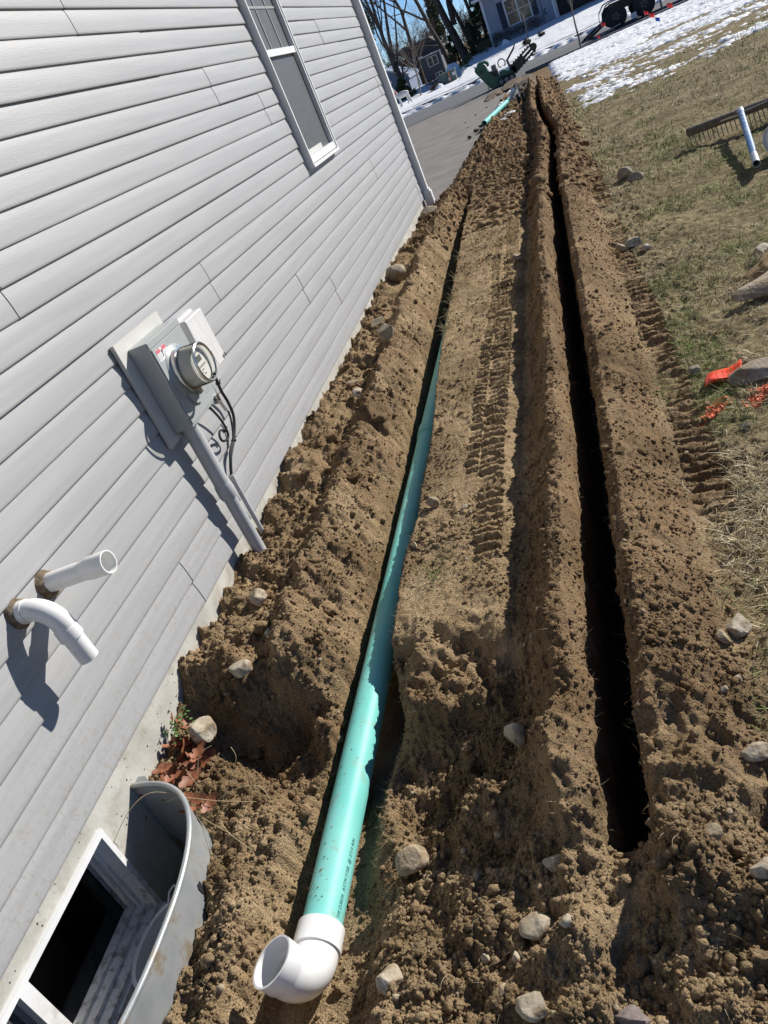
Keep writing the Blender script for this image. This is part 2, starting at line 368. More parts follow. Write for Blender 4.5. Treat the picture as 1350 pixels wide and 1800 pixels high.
DR_X = [0.02, 0.10, 0.17, 0.20, 0.25, 0.26, 0.30, 0.9]
TRENCH_END = 1.225

def fields(x, y):
    """height and (fresh, lawn) masks of the dug-up side yard"""
    big = fbm(x * 1.7, y * 1.7, 3, 3); med = fbm(x * 5.5, y * 5.5, 4, 21); fin = fbm(x * 24, y * 24, 4, 47, 0.6)
    rid = 1 - np.abs(fbm(x * 4.2 + 3, y * 4.2, 3, 151)) * 2.6
    rid2 = 1 - np.abs(fbm(x * 10 + 1, y * 10, 3, 161)) * 2.6
    pack = ss(-0.30, 0.22, fbm(x * 2.6, y * 2.6, 3, 171) + 0.5 * med)
    cl1 = clods(x * 26, y * 26, 5); cl2 = clods(x * 62, y * 62, 9); cl0 = clods(x * 11, y * 11, 13, 0.5)
    xl = np.interp(y, LE_Y, LE_X) + 0.012 * fin + 0.010 * med
    xr = np.interp(y, RE_Y, RE_X) + 0.012 * fin + 0.012 * med
    xt = np.interp(y, XT_Y, XT_X)
    s = x - xt + 0.010 * fbm(x * 9, y * 9, 3, 77) + 0.006 * fin
    # ----- lawn level and the flattened strip between the two cuts
    lawn = ss(1.80, 1.96, x + 0.10 * med + 0.04 * fin - 0.05 * ss(6, 12, y)) * (1 - 0.0 * y)
    z = 0.008 * med + 0.010 * cl0 * lawn * 0.5
    rough = lerp(0.30, 0.35, lawn)
    fresh_tone = 0.12 + 0.25 * med
    plat = 0.067 * ss(1.80, 2.14, y + 0.28 * (x - 0.95) + 0.22 * med + 0.05 * rid2) * (1 - ss(1.14, 1.27, x)) * (1 - ss(14, 20, y))
    z = z + plat
    # ----- left mound between the wall and the drain cut
    near = ss(1.84, 2.10, y + 0.30 * (x - 0.30) + 0.10 * med + 0.05 * big)
    far = 1 - ss(10.2, 11.0, y)
    t = np.clip((xl - x) / np.maximum(xl, 0.05), 0, 1.2)
    zw = np.interp(y, ZW_Y, ZW_V)
    crest = 0.205 + 0.06 * fbm(y * 1.3, y * 0 + 3.1, 3, 91)
    zm = np.where(t < 0.10, lerp(-0.055, 0.045, t / 0.10), np.where(t < 0.34, lerp(0.045, crest, ss(0.06, 0.34, t)), np.where(t < 0.58, lerp(crest, 0.125, ss(0.34, 0.58, t)), lerp(0.125, zw, ss(0.58, 0.95, t)))))
    zm = zm + 0.030 * med + 0.022 * big + 0.030 * (rid - 0.4) * ss(0.05, 0.2, t) + 0.018 * (rid2 - 0.4) * ss(0.0, 0.15, t)
    # low ground round the window well
    zl = -0.015 + 0.10 * np.exp(-(x / 0.10) ** 2) * ss(1.42, 1.60, y) - 0.15 * np.exp(-(((x - 0.33 + 0.10 * med) / 0.17) ** 2 + ((y - 1.83 + 0.10 * fbm(x * 7, y * 7, 2, 181)) / 0.12) ** 2)) - 0.07 * np.exp(-(((x - 0.46) / 0.10) ** 2 + ((y - 1.66) / 0.15) ** 2)) + 0.022 * (rid2 - 0.4) + 0.045 * np.exp(-(((x - 0.40) / 0.10) ** 2 + ((y - 1.47) / 0.12) ** 2)) + 0.03 * med + 0.015 * big
    zl = zl + 0.05 * np.exp(-(((x - 0.47) / 0.08) ** 2 + ((y - 1.15) / 0.15) ** 2))
    left = lerp(zl, zm, near) * far
    isleft = ss(xl + 0.02, xl - 0.005, x)
    z = lerp(z, left, isleft); rough = lerp(rough, lerp(0.9, 1.0, near), isleft * far)
    fresh_tone = lerp(fresh_tone, 0.42 + 0.5 * med, isleft * far)
    fresh_tone = fresh_tone + isleft * (1 - near) * 0.5 * np.exp(-(((x - 0.40) / 0.2) ** 2 + ((y - 1.85) / 0.22) ** 2))
    # ----- rough ground in front of the flattened strip, step facing the camera
    rg = (1 - ss(1.86, 2.06, y + 0.35 * (x - 0.95) + 0.14 * med)) * ss(0.70, 0.78, x) * (1 - lawn)
    tread2 = 0.03 * (rid - 0.4) + 0.02 * (rid2 - 0.4) + 0.045 * fbm(x * 3.1 + 2, y * 4.2, 3, 133) + 0.03 * med
    slope = -0.085 * np.exp(-(((x - 0.93) / 0.17) ** 2 + ((y - 1.50) / 0.34) ** 2)) - 0.05 * np.exp(-(((x - 1.02) / 0.06) ** 2 + ((y - 1.50) / 0.07) ** 2))
    z = z + rg * (tread2 + slope - 0.012); rough = lerp(rough, 0.95, rg); fresh_tone = fresh_tone + 0.25 * rg
    # ----- spoil banks of the long cut
    end = ss(TRENCH_END - 0.16, TRENCH_END + 0.30, y)
    fade = 1 - ss(26.2, 27.2, y)
    hb = 1.0 + 0.30 * fbm(y * 1.1, x * 0 + 7.7, 3, 61) + 0.12 * med
    bl = np.interp(s, [-0.36, -0.30, -0.235, -0.135, -0.095, -0.055, 0], [0, 0.005, 0.06, 0.225, 0.225, 0.12, 0.06])
    br = np.interp(s, [0, 0.055, 0.075, 0.11, 0.19, 0.27, 0.34, 0.42], [0.06, 0.115, 0.185, 0.21, 0.155, 0.07, 0.008, 0])
    bank = np.where(s < 0, bl, br) * hb
    bank = bank * lerp(0.38, 1.0, ss(1.0, 2.0, y)) * fade * ss(0.62, 1.0, y)
    isb = np.clip(bank / 0.05, 0, 1)
    z = z + bank; rough = lerp(rough, lerp(0.80, 0.40, end), isb); lawn = lawn * (1 - isb)
    fresh_tone = lerp(fresh_tone, lerp(0.35, 0.78, end) + 0.30 * med, isb)
    # hump closing the near end
    z = z + 0.022 * np.exp(-(((x - 1.52) / 0.20) ** 2 + ((y - 1.10) / 0.12) ** 2)) - 0.012 * np.exp(-(((x - 1.50) / 0.2) ** 2 + ((y - 0.93) / 0.08) ** 2))
    # ----- tread prints
    def treads(x0, x1, y0, y1, pitch, amp, skew, sd):
        c = (x0 + x1) / 2; wdt = (x1 - x0) / 2
        xx = x - 0.02 * fbm(y * 0.9, x * 0 + sd, 2, sd)
        m = ss(1.0, 0.86, np.abs(xx - c) / wdt) * ss(y0, y0 + 0.25, y) * (1 - ss(y1 - 0.6, y1, y)) * ss(-0.45, 0.05, fbm(x * 2.2, y * 1.4, 3, sd + 5) + 0.25)
        ph = (y + skew * np.abs(xx - c) + 0.010 * fin + 0.012 * med) / pitch
        bi = np.floor(ph); dep = 0.35 + 0.9 * _hash(bi, bi * 0 + sd, sd)
        frac = ph % 1.0; wdb = 0.18 + 0.14 * _hash(bi, bi * 0 + sd + 3, sd)
        bar = ss(wdb, wdb + 0.30, np.abs(frac - 0.5) * 2) - 0.5
        crumble = 0.6 + 0.8 * ss(-0.35, 0.3, fbm(x * 14, y * 14, 2, sd + 9))
        return m, m * (amp * dep * crumble * bar - 0.014)
    m1, t1 = treads(1.045, 1.160, 2.35, 12.5, 0.055, 0.048, 0.12, 301)
    m1b, t1b = treads(0.965, 1.030, 3.0, 10.5, 0.055, 0.040, -0.12, 305)
    m2, t2 = treads(1.835, 1.985, 2.35, 10.5, 0.074, 0.046, 0.06, 311)
    m3, t3 = treads(0.22, 0.36, 2.55, 6.0, 0.060, 0.022, 0.15, 321)
    z = z + t1 + t1b + t2 + t3
    mm = np.clip(m1 + m1b + m2 + m3, 0, 1); rough = rough * (1 - 0.72 * mm); lawn = lawn * (1 - np.clip(m2 * 1.3, 0, 1)); fresh_tone = fresh_tone + 0.25 * m2
    # ----- relief of the loose soil
    rough = rough * lerp(0.45, 1.15, np.maximum(pack, 0.85 * (1 - ss(1.7, 2.2, y)) * (x < 1.2)))
    z = z + rough * (0.016 * med + 0.013 * fin + 0.27 * 0.030 * cl1 + 0.55 * 0.016 * cl2 + 0.20 * 0.09 * (cl0 - 0.1) * ss(0.5, 0.9, rough))
    z = z + 0.006 * fin + 0.0060 * cl2 + isb * (0.010 * clods(x * 45, y * 45, 19) + 0.004 * fbm(x * 55, y * 55, 2, 191)) + lawn * (0.020 * cl0 + 0.012 * cl1)
    farR = ss(8.5, 12.0, y) * (1 - lawn) * (1 - ss(27, 29, y))
    z = z + farR * (0.035 * (rid2 - 0.4) + 0.07 * (cl0 - 0.12) + 0.02 * med)
    # ----- the drain cut with the green pipe
    act = ss(0.80, 0.93, y) * (1 - ss(10.3, 10.8, y))
    bottom = lerp(-0.150, -0.21, ss(1.5, 2.0, y)) + 0.010 * med + 0.006 * fin
    bottom = bottom + 0.075 * ss(0.725, 0.80, x) * (1 - ss(1.95, 2.15, y)) * ss(1.2, 1.4, y)
    wide = (1 - ss(1.55, 2.0, y))
    lw = lerp(0.014, 0.10, (1 - ss(1.2, 1.8, y)))
    inl = ss(xl - lw, xl + 0.012, x); inr = 1 - ss(xr - 0.012, xr + lerp(0.022, 0.19, wide), x)
    cut = np.minimum(inl, inr) * act
    z = lerp(z, np.minimum(z, bottom), cut)
    fresh_tone = fresh_tone + 0.15 * cut
    # ----- the long cut
    hw = 0.048 + 0.004 * fin
    open_ = ss(hw + 0.007, hw - 0.003, np.abs(s)) * ss(TRENCH_END - 0.012, TRENCH_END + 0.012, y + 0.02 * med) * (1 - ss(26.6, 26.9, y))
    z = lerp(z, -0.46 + 0.03 * med + 0.0 * x, open_)
    # ----- window well floor, house footprint, driveway bed
    well = (np.clip(x + 0.008, 0, None) / 0.350) ** 2.5 + (np.abs(y - 1.03) / 0.528) ** 2.353
    z = np.where((well < 1) & (x > -0.12), -0.40 + 0.02 * med, z)
    z = np.where((x < -0.03) & (y < 10.4) & (x > -9.0), -1.6, z)
    dx = np.interp(y, DR_Y, DR_X) + 0.05 * med + 0.02 * fin
    drv = ss(dx + 0.05, dx - 0.03, x) * (y > 10.4)
    edge_soil = 0.05 * np.exp(-((x - dx - 0.18) / 0.13) ** 2) * (y > 11.0) * (1 - ss(20, 23, y)) * (1 + med * 2)
    z = z + edge_soil * (1 - drv)
    z = lerp(z, -0.05 + 0 * x, drv)
    rd = ss(25.5, 27.5, y) ; z = lerp(z, -0.045 + 0 * z, rd)
    z = z + macro(x, y)
    fresh_tone = fresh_tone + 0.75 * ss(7, 13, y) * (1 - lawn) - 0.30 * (1 - ss(1.2, 1.7, y))  # far strip freshly dug; near foreground painted paler to look sunlit
    return z, np.clip(fresh_tone, 0, 1), np.clip(lawn + drv, 0, 1), rough, cut, open_

def H(px, py):
    r = fields(np.array([float(px)]), np.array([float(py)])); return float(r[0][0])

def grid_lines():
    xs = list(np.arange(-0.03, 2.12, 0.0056)); st = 0.0056
    while xs[-1] < 300: st = min(st * 1.045, 40); xs.append(xs[-1] + st)
    neg = [-0.031]; st = 0.05
    while neg[-1] > -300: st *= 1.35; neg.append(neg[-1] - st)
    xs = neg[::-1] + xs
    ys = [0.55]
    while ys[-1] < 27: ys.append(ys[-1] + max(0.0056, 0.0034 * ys[-1]))
    st = 0.1
    while ys[-1] < 700: st *= 1.12; ys.append(ys[-1] + st)
    neg = [0.54]; st = 0.02
    while neg[-1] > -60: st *= 1.2; neg.append(neg[-1] - st)
    return np.array(xs), np.array(neg[::-1] + ys)

gx, gy = grid_lines(); NX, NY = len(gx), len(gy)
XX, YY = np.meshgrid(gx, gy); XX = XX.ravel(); YY = YY.ravel()
ZZ, FR, LW, RG, CUT, OPN = fields(XX, YY)
idx = np.arange(NX * NY).reshape(NY, NX)
Q = np.stack([idx[:-1, :-1], idx[:-1, 1:], idx[1:, 1:], idx[1:, :-1]], -1).reshape(-1, 4)
ground = np_mesh('ground', np.stack([XX, YY, ZZ], 1), Q, M['soil'], np.stack([FR, LW, 0 * FR], 1), smooth=True, attr='mask')
tag(ground, 'dug-up brown side yard with two long cuts', None, None, 'structure')
rng = np.random.default_rng(7)

# ------------------------------------------------------------------ driveway, road, kerbs, snow
def sheet(name, mat, x0f, x1f, ys, nx, dz, kind='structure', wob=0.0):
    V = []; F = []
    for y in ys:
        a, b = x0f(y), x1f(y)
        for i in range(nx + 1):
            x = a + (b - a) * i / nx
            V.append((x, y, float(macro(np.array([x]), np.array([y]))[0]) + dz))
    for j in range(len(ys) - 1):
        for i in range(nx):
            k = j * (nx + 1) + i; F.append((k, k + 1, k + nx + 2, k + nx + 1))
    o = np_mesh(name, V, F, mat, smooth=True); return tag(o, kind=kind)
sheet('driveway', M['asphalt_drive'], lambda y: -14.0, lambda y: float(np.interp(y, DR_Y, DR_X)) + 0.02, np.arange(10.46, 36.6, 0.45), 10, -0.028)
sheet('road', M['asphalt_road'], lambda y: -90.0, lambda y: 90.0, np.arange(36.4, 45.6, 0.5), 30, -0.012)
kb = MB(); kb.box(-90, 90, 45.6, 45.78, -0.62, -0.37); tag(kb.build('kerb', M['curb']), kind='structure')
kb = MB(); kb.box(0.95, 90, 36.22, 36.4, -0.62, -0.40); tag(kb.build('kerb', M['curb']), kind='structure')
sheet('sidewalk', M['asphalt_road'], lambda y: -90.0, lambda y: 90.0, np.arange(47.6, 49.2, 0.4), 10, 0.10)

def snow_sheet(name, xs, ys, fn):
    X, Y = np.meshgrid(xs, ys); x = X.ravel(); y = Y.ravel()
    z = fn(x, y); n = len(xs); id_ = np.arange(len(x)).reshape(len(ys), n)
    q = np.stack([id_[:-1, :-1], id_[:-1, 1:], id_[1:, 1:], id_[1:, :-1]], -1).reshape(-1, 4)
    return np_mesh(name, np.stack([x, y, z], 1), q, M['snow'], smooth=True)
def lawn_snow(x, y):
    base = macro(x, y)
    n = 1.1 * fbm(x * 0.8, y * 0.9, 4, 501) + 0.9 * fbm(x * 3.2, y * 4.4, 4, 511, 0.65) + 0.65 * fbm(x * 9, y * 14, 3, 515)
    cov = ss(13.2, 17.0, y + 0.12 * (x - 2)) * 0.80 - 0.80 + 0.42 * ss(17, 31, y) + 0.75 * np.exp(-((y - 14.6 - 0.22 * (x - 2.2)) / 0.22) ** 2) * ss(1.8, 2.2, x)
    s_ = x - np.interp(y, XT_Y, XT_X)
    cov = cov - 3.0 * np.exp(-(s_ / 0.52) ** 4) - 2.2 * np.exp(-(((x - 0.5) / 0.55) ** 2 + ((y - 26) / 4.5) ** 2))
    cov = cov + 1.9 * np.exp(-((x - np.interp(y, DR_Y, DR_X) - 0.10) / 0.16) ** 2) * ss(20.5, 22, y) * (1 - ss(25.5, 27, y))
    cov = cov - 1.5 * ss(np.interp(y, DR_Y, DR_X) + 0.15, np.interp(y, DR_Y, DR_X) - 0.1, x)
    h = np.clip((n + cov) * 0.075, -0.08, 0.042) - 0.6 * (np.abs(s_) < 0.12)
    return base + h + 0.012 * fbm(x * 16, y * 16, 3, 521) * (h > 0)
xs = np.concatenate([np.arange(0.2, 7.5, 0.035), np.arange(7.5, 30, 0.25)])
tag(snow_sheet('snow', xs, np.concatenate([np.arange(13.2, 24, 0.05), np.arange(24, 36.25, 0.11)]), lawn_snow), 'patchy melting snow on the lawn right of the long cut', None, None, 'structure')
def yard_snow(x, y):
    base = macro(x, y)
    h = 0.13 + 0.05 * fbm(x * 0.7, y * 0.7, 4, 601) + 0.03 * fbm(x * 5, y * 5, 3, 611)
    walk = np.exp(-((y - 48.1 + 0.15 * fbm(x * 1.5, y * 0, 2, 621)) / 0.42) ** 4)
    h = h - 0.34 * walk * (0.75 + 0.3 * fbm(x * 2, y * 2, 3, 631)) - 0.3 * (1 - ss(45.9, 46.2, y + 0.3 * fbm(x * 1.2, y * 0, 3, 641)))
    return base + h
tag(snow_sheet('snow', np.concatenate([np.arange(-40, -14, 0.8), np.arange(-14, 14, 0.13), np.arange(14, 40, 0.8)]), np.concatenate([np.arange(45.75, 52, 0.11), np.arange(52, 80, 0.5)]), yard_snow), 'white snow covering the front yards across the street', None, None, 'structure')
def gutter_snow(x, y):
    return macro(x, y) - 0.012 + np.clip(0.13 * (0.9 - np.abs(y - 45.0 + 0.25 * fbm(x * 0.8, y * 0, 3, 651)) / 0.35) + 0.20 * fbm(x * 2.3, y * 2.3, 3, 661) + 0.03, -0.05, 0.16)
tag(snow_sheet('snow', np.arange(-16, 12, 0.1), np.arange(44.3, 45.6, 0.09), gutter_snow), 'crumbled line of snow along the far gutter', None, None, 'structure')

# ------------------------------------------------------------------ the house
def child(mb, name, mat, par, root, smooth=False):
    me = bpy.data.meshes.new(name); o = root.location
    me.from_pydata([(p[0] - o[0], p[1] - o[1], p[2] - o[2]) for p in mb.v], [], mb.f); me.update()
    if smooth: shade_auto(me)
    ob = link(name, me, mat); ob.parent = par; return ob
house = thing('house', (0, 3.5, 0.0), 'grey vinyl sided house filling the left side, on a concrete foundation', 'house')
YA, YB, ZB, CH = -2.6, 10.24, 0.242, 0.1016
b = MB(); b.box(-9, -0.010, -3.0, 10.34, 0.27, 5.25); b.build('wall', M['siding'], house)
WIN = (6.106, 6.963, 1.32, 2.84)
prof = [(0.0, 0.003), (0.000, 0.0112), (0.0016, 0.0126), (0.010, 0.0126), (0.045, 0.0112), (0.070, 0.0086), (0.086, 0.0060), (0.095, 0.0040), (CH - 0.0004, 0.0030)]
rnd = random.Random(4)
def siding_panel(z0, y0, y1, off):
    m = MB(); n = max(1, int((y1 - y0) / 0.45)); rings = []
    wob = [rnd.uniform(-0.0006, 0.0006) for _ in range(n + 1)]
    for j in range(n + 1):
        y = y0 + (y1 - y0) * j / n
        rings.append([(x + off + wob[j], y, z0 + k * CH + dz) for k in (0, 1) for dz, x in prof])
    m.rings(rings, close=False)
    for r, fl in ((0, 1), (n, 0)):                      # closed ends give the lap joint its edge
        o = len(m.v); np_ = len(rings[0])
        m.v += [(0.0015, rings[r][0][1], p[2]) for p in rings[r]]
        m.v += [tuple(p) for p in rings[r]]
        for i in range(np_ - 1):
            q = (o + i, o + i + 1, o + np_ + i + 1, o + np_ + i); m.f.append(q if fl else q[::-1])
    ob = m.build('siding_panel', M['siding'], house, smooth=False)
    me = ob.data; me.polygons.foreach_set('use_smooth', [True] * len(me.polygons)); me.set_sharp_from_angle(angle=math.radians(50))
SEAM = [2.357, 1.702, 1.09, 0.50, 3.737, 3.124, 2.324, 1.87, 1.107, 0.47, 3.679, 2.95, 2.3, 1.6, 0.9, 3.9, 3.2, 2.5, 1.8, 1.1, 0.4, 3.5, 2.8, 2.1]
for k in range(24):
    z0 = ZB + 2 * CH * k; s = SEAM[k]
    cuts = sorted([s + 3.825 * i for i in (-2, -1, 0, 1, 2)])
    cuts = [YA] + [c for c in cuts if YA + 0.2 < c < YB - 0.05] + [YB]
    for i in range(len(cuts) - 1):
        a, c = cuts[i], cuts[i + 1] + (0.02 if cuts[i + 1] < YB else 0)
        off = 0.0028 if i % 2 == k % 2 else 0.0
        if z0 + 2 * CH > WIN[2] + 0.15 and z0 < WIN[3] and a < WIN[1] and c > WIN[0]:
            if a < WIN[0] - 0.03: siding_panel(z0, a, WIN[0] + 0.012, off)
            if c > WIN[1] + 0.03: siding_panel(z0, WIN[1] - 0.012, c, off)
        else: siding_panel(z0, a, c, off)
# corner post and downspout
b = MB(); b.box(-0.10, 0.024, YB - 0.004, YB + 0.10, ZB - 0.02, 5.2); b.box(-0.10, -0.015, YB + 0.10, YB + 0.14, ZB, 5.2); b.build('corner_post', M['white_vinyl'], house)
b = MB(); b.box(0.026, 0.086, YB + 0.005, YB + 0.085, 0.26, 5.2); ds = b.build('downspout', M['white_vinyl'], house)
b = MB(); b.box(0.018, 0.112, YB - 0.016, YB + 0.10, -0.12, 0.30); b.box(0.028, 0.100, YB - 0.006, YB + 0.09, 0.30, 0.33); child(b, 'boot', M['white_vinyl'], ds, house)
b = MB(); b.prism([(-9.5, 5.25), (0.45, 5.25), (0.45, 5.4), (-4.5, 8.0), (-9.5, 5.4)], 14.2, ((0, -3.4, 0), (1, 0, 0), (0, 0, 1), (0, 1, 0))); b.build('roof', M['shingle'], house)
# foundation with the basement window opening
BW = (0.36, 1.372, -0.185, 0.178)
b = MB()
FX0, FX1 = -0.26, -0.012
b.box(FX0, FX1, -3.0, BW[0], -1.7, 0.27); b.box(FX0, FX1, BW[1], 10.33, -1.7, 0.27)
b.box(FX0, FX1, BW[0], BW[1], BW[3], 0.27); b.box(FX0, FX1, BW[0], BW[1], -1.7, BW[2])
b.build('foundation', M['concrete'], house)
# bug holes and chipped edges of the poured concrete
rk = random.Random(12)
b = MB()
for _ in range(150):
    y = rk.uniform(1.38, 2.1) if rk.random() < 0.6 else rk.uniform(0.6, 1.4); z = rk.uniform(0.10, 0.235) if y < 1.42 else rk.uniform(-0.15, 0.235)
    if y < 1.4 and z < 0.185: continue
    r = rk.uniform(0.0012, 0.0034); n = 6
    b.add([(FX1 + 0.0006, y + r * math.cos(a) * rk.uniform(.7, 1.5), z + r * math.sin(a)) for a in (i * math.pi / 3 for i in range(n))], [tuple(range(n))])
b.build('pit_mark', M['dark_room'], house)['kind'] = 'stuff'
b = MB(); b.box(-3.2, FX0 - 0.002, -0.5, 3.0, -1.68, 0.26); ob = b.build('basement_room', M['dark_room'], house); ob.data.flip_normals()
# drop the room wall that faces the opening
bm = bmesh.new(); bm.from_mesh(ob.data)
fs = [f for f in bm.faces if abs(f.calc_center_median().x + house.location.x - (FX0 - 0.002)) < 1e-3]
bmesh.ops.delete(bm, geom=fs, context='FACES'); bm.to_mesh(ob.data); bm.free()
# basement window
bw = MB(); T = 0.020
bw.box(-0.135, 0.004, BW[0] + 0.002, BW[1] - 0.002, BW[3] - T, BW[3] - 0.002)
bw.box(-0.135, 0.002, BW[1] - T, BW[1] - 0.002, BW[2] + 0.002, BW[3] - T)
bw.box(-0.135, 0.002, BW[0] + 0.002, BW[0] + T, BW[2] + 0.002, BW[3] - T)
bw.box(-0.20, 0.012, BW[0] + 0.003, BW[1] - 0.003, BW[2] - 0.03, BW[2] + 0.002)
win = bw.build('basement_window', M['white_vinyl'], house)
def sub(mb, name, mat, par, **k):
    return mb.build(name, mat, par, origin=None, **k)
sl = MB(); zb = BW[2] + 0.002
sl.box(-0.034, 0.000, BW[0] + T, BW[1] - T, zb, zb + 0.016); sl.box(-0.066, -0.036, BW[0] + T, BW[1] - T, zb, zb + 0.030); sl.box(-0.134, -0.068, BW[0] + T, BW[1] - T, zb, zb + 0.042)
child(sl, 'sill', M['white_vinyl'], win, house)
jm = MB()
for x0, x1, d in ((-0.060, -0.050, 0.012), (-0.090, -0.078, 0.016), (-0.134, -0.110, 0.026)):
    jm.box(x0, x1, BW[1] - T - d, BW[1] - T + 0.001, zb + 0.03, BW[3] - T); jm.box(x0, x1, BW[0] + T, BW[1] - T - d, BW[3] - T - d, BW[3] - T + 0.001)
child(jm, 'jamb_track', M['white_vinyl'], win, house)
mr = MB(); mr.box(-0.108, -0.012, 0.905, 0.945, zb + 0.018, BW[3] - T - 0.002); child(mr, 'meeting_rail', M['white_vinyl'], win, house)
gl = MB(); gl.box(-0.100, -0.096, 0.945, BW[1] - T - 0.027, zb + 0.043, BW[3] - T - 0.028); 
def glass_mat():
    m, t, bb = newmat('clear_glass'); bb.inputs['Base Color'].default_value = (0.75, 0.8, 0.8, 1); bb.inputs['Roughness'].default_value = 0.03
    tr = t.nodes.new('ShaderNodeBsdfTransparent'); gs = t.nodes.new('ShaderNodeBsdfGlossy'); gs.inputs['Roughness'].default_value = 0.03
    fr = t.nodes.new('ShaderNodeFresnel'); fr.inputs['IOR'].default_value = 1.5
    mx = t.nodes.new('ShaderNodeMixShader'); t.links.new(fr.outputs[0], mx.inputs[0]); t.links.new(tr.outputs[0], mx.inputs[1]); t.links.new(gs.outputs[0], mx.inputs[2])
    tr.inputs['Color'].default_value = (0.55, 0.58, 0.58, 1)
    t.links.new(mx.outputs[0], t.nodes['Material Output'].inputs['Surface']); return m
M['glass'] = glass_mat()
child(gl, 'pane', M['glass'], win, house)
gs_ = MB(); gs_.box(-0.050, -0.046, BW[0] + T + 0.02, 0.903, zb + 0.033, BW[3] - T - 0.002); child(gs_, 'screen', M['screen'], win, house)
fr_ = MB(); fr_.box(-0.054, -0.042, 0.888, 0.904, zb + 0.033, BW[3] - T - 0.003); fr_.box(-0.054, -0.042, BW[0] + T, 0.888, BW[3] - T - 0.018, BW[3] - T - 0.003); child(fr_, 'screen_frame', M['ink_soft'], win, house)
lk = MB(); lk.tube([(-0.052, 1.325, -0.03), (-0.046, 1.315, -0.05), (-0.046, 1.315, -0.07), (-0.052, 1.325, -0.085)], 0.003, 6); child(lk, 'latch', M['white_vinyl'], win, house, True)
# upstairs-facing side window
y0, y1, z0, z1 = WIN
fm = MB(); fw = 0.036
fm.box(0.002, 0.052, y0 - 0.004, y0 + fw, z0, z1); fm.box(0.002, 0.052, y1 - fw, y1 + 0.004, z0, z1); fm.box(0.002, 0.050, y0 + fw, y1 - fw, z0, z0 + 0.05); fm.box(0.002, 0.050, y0 + fw, y1 - fw, z1 - 0.04, z1)
fm.box(0.002, 0.060, y0 - 0.012, y0 + 0.006, z0 - 0.006, z1 + 0.02); fm.box(0.002, 0.060, y1 - 0.006, y1 + 0.012, z0 - 0.006, z1 + 0.02); fm.box(0.002, 0.064, y0 - 0.014, y1 + 0.014, z0 - 0.026, z0 - 0.006)
sw = fm.build('window', M['white_vinyl'], house)
mrl = MB(); mrl.box(0.010, 0.046, y0 + fw, y1 - fw, 2.045, 2.09); child(mrl, 'meeting_rail', M['white_vinyl'], sw, house)
g1 = MB(); g1.box(0.008, 0.020, y0 + fw, y1 - fw, z0 + 0.05, 2.045); child(g1, 'screen', M['screen'], sw, house)
g2 = MB(); g2.box(0.008, 0.018, y0 + fw, y1 - fw, 2.09, z1 - 0.04); child(g2, 'pane', M['screen'], sw, house)
mu = MB()
for yy in (y0 + fw + 0.24, y0 + fw + 0.53): mu.box(0.019, 0.024, yy, yy + 0.016, 2.09, z1 - 0.04)
mu.box(0.019, 0.023, y0 + fw, y1 - fw, 2.36, 2.376); child(mu, 'muntin', M['ink_soft'], sw, house)
sv = MB(); sv.box(0.0205, 0.022, y0 + 0.12, y1 - 0.30, z0 + 0.052, z0 + 0.09); child(sv, 'inner_sill', M['plate'], sw, house)

# ------------------------------------------------------------------ electric meter and its neighbours
em = thing('electric_meter', (0.02, 2.89, 0.99), 'grey electric meter box with round glass meter, mounted on the siding', 'electric meter')
b = MB(); b.box(0.017, 0.034, 2.675, 3.09, 0.772, 1.217); b.build('mounting_plate', M['plate'], em)
b = MB(); ey0, ey1, ez0, ez1, ex = 2.742, 3.045, 0.802, 1.170, 0.122
b.box(0.034, ex, ey0, ey1, ez0, ez1); en = b.build('enclosure', M['meter_grey'], em)
bv = en.modifiers.new('bevel', 'BEVEL'); bv.width = 0.004; bv.segments = 2
b = MB(); b.box(ex, ex + 0.004, ey0 + 0.004, ey1 - 0.004, ez0 + 0.012, ez1 - 0.030); cv = child(b, 'cover', M['meter_grey'], en, em)
cv.modifiers.new('bevel', 'BEVEL').width = 0.002
b = MB(); b.box(ex, ex + 0.0035, ey0 - 0.001, ey1 + 0.001, ez1 - 0.026, ez1 - 0.002); child(b, 'top_flange', M['meter_grey'], en, em)
b = MB(); b.box(ex - 0.03, ex - 0.002, ey0 - 0.0015, ey0, ez0 + 0.03, ez1 - 0.03); child(b, 'side_seam', M['meter_grey'], en, em)
cy, cz = 2.880, 0.998
def lathe_x(mb, pts, n=40):                                 # (x, r) profile round the meter axis
    return mb.rings([[(x, cy + r * math.cos(a), cz + r * math.sin(a)) for a in (2 * math.pi * i / n for i in range(n))] for x, r in pts])
b = MB(); lathe_x(b, [(ex + 0.004, 0.112), (ex + 0.010, 0.106), (ex + 0.012, 0.098), (ex + 0.018, 0.092)]); 
b.prism([(-0.075, -0.02), (0.075, -0.02), (0.066, -0.105), (0.045, -0.133), (0.0, -0.145), (-0.045, -0.133), (-0.066, -0.105)], 0.010, ((ex + 0.004, cy, cz), (0, 1, 0), (0, 0, 1), (1, 0, 0)))
child(b, 'socket_collar', M['meter_grey'], en, em, True)
b = MB(); lathe_x(b, [(ex + 0.016, 0.080), (ex + 0.016, 0.094), (ex + 0.024, 0.097), (ex + 0.034, 0.095), (ex + 0.036, 0.084)]); b.build('sealing_ring', M['chrome'], em, True)
b = MB(); b.box(ex + 0.018, ex + 0.034, cy - 0.012, cy + 0.014, cz - 0.112, cz - 0.090); b.build('seal_tab', M['chrome'], em)
b = MB(); lathe_x(b, [(ex + 0.03, 0.081), (ex + 0.092, 0.078), (ex + 0.092, 0.0005)]); mbod = b.build('meter_body', M['meter_body'], em, True)
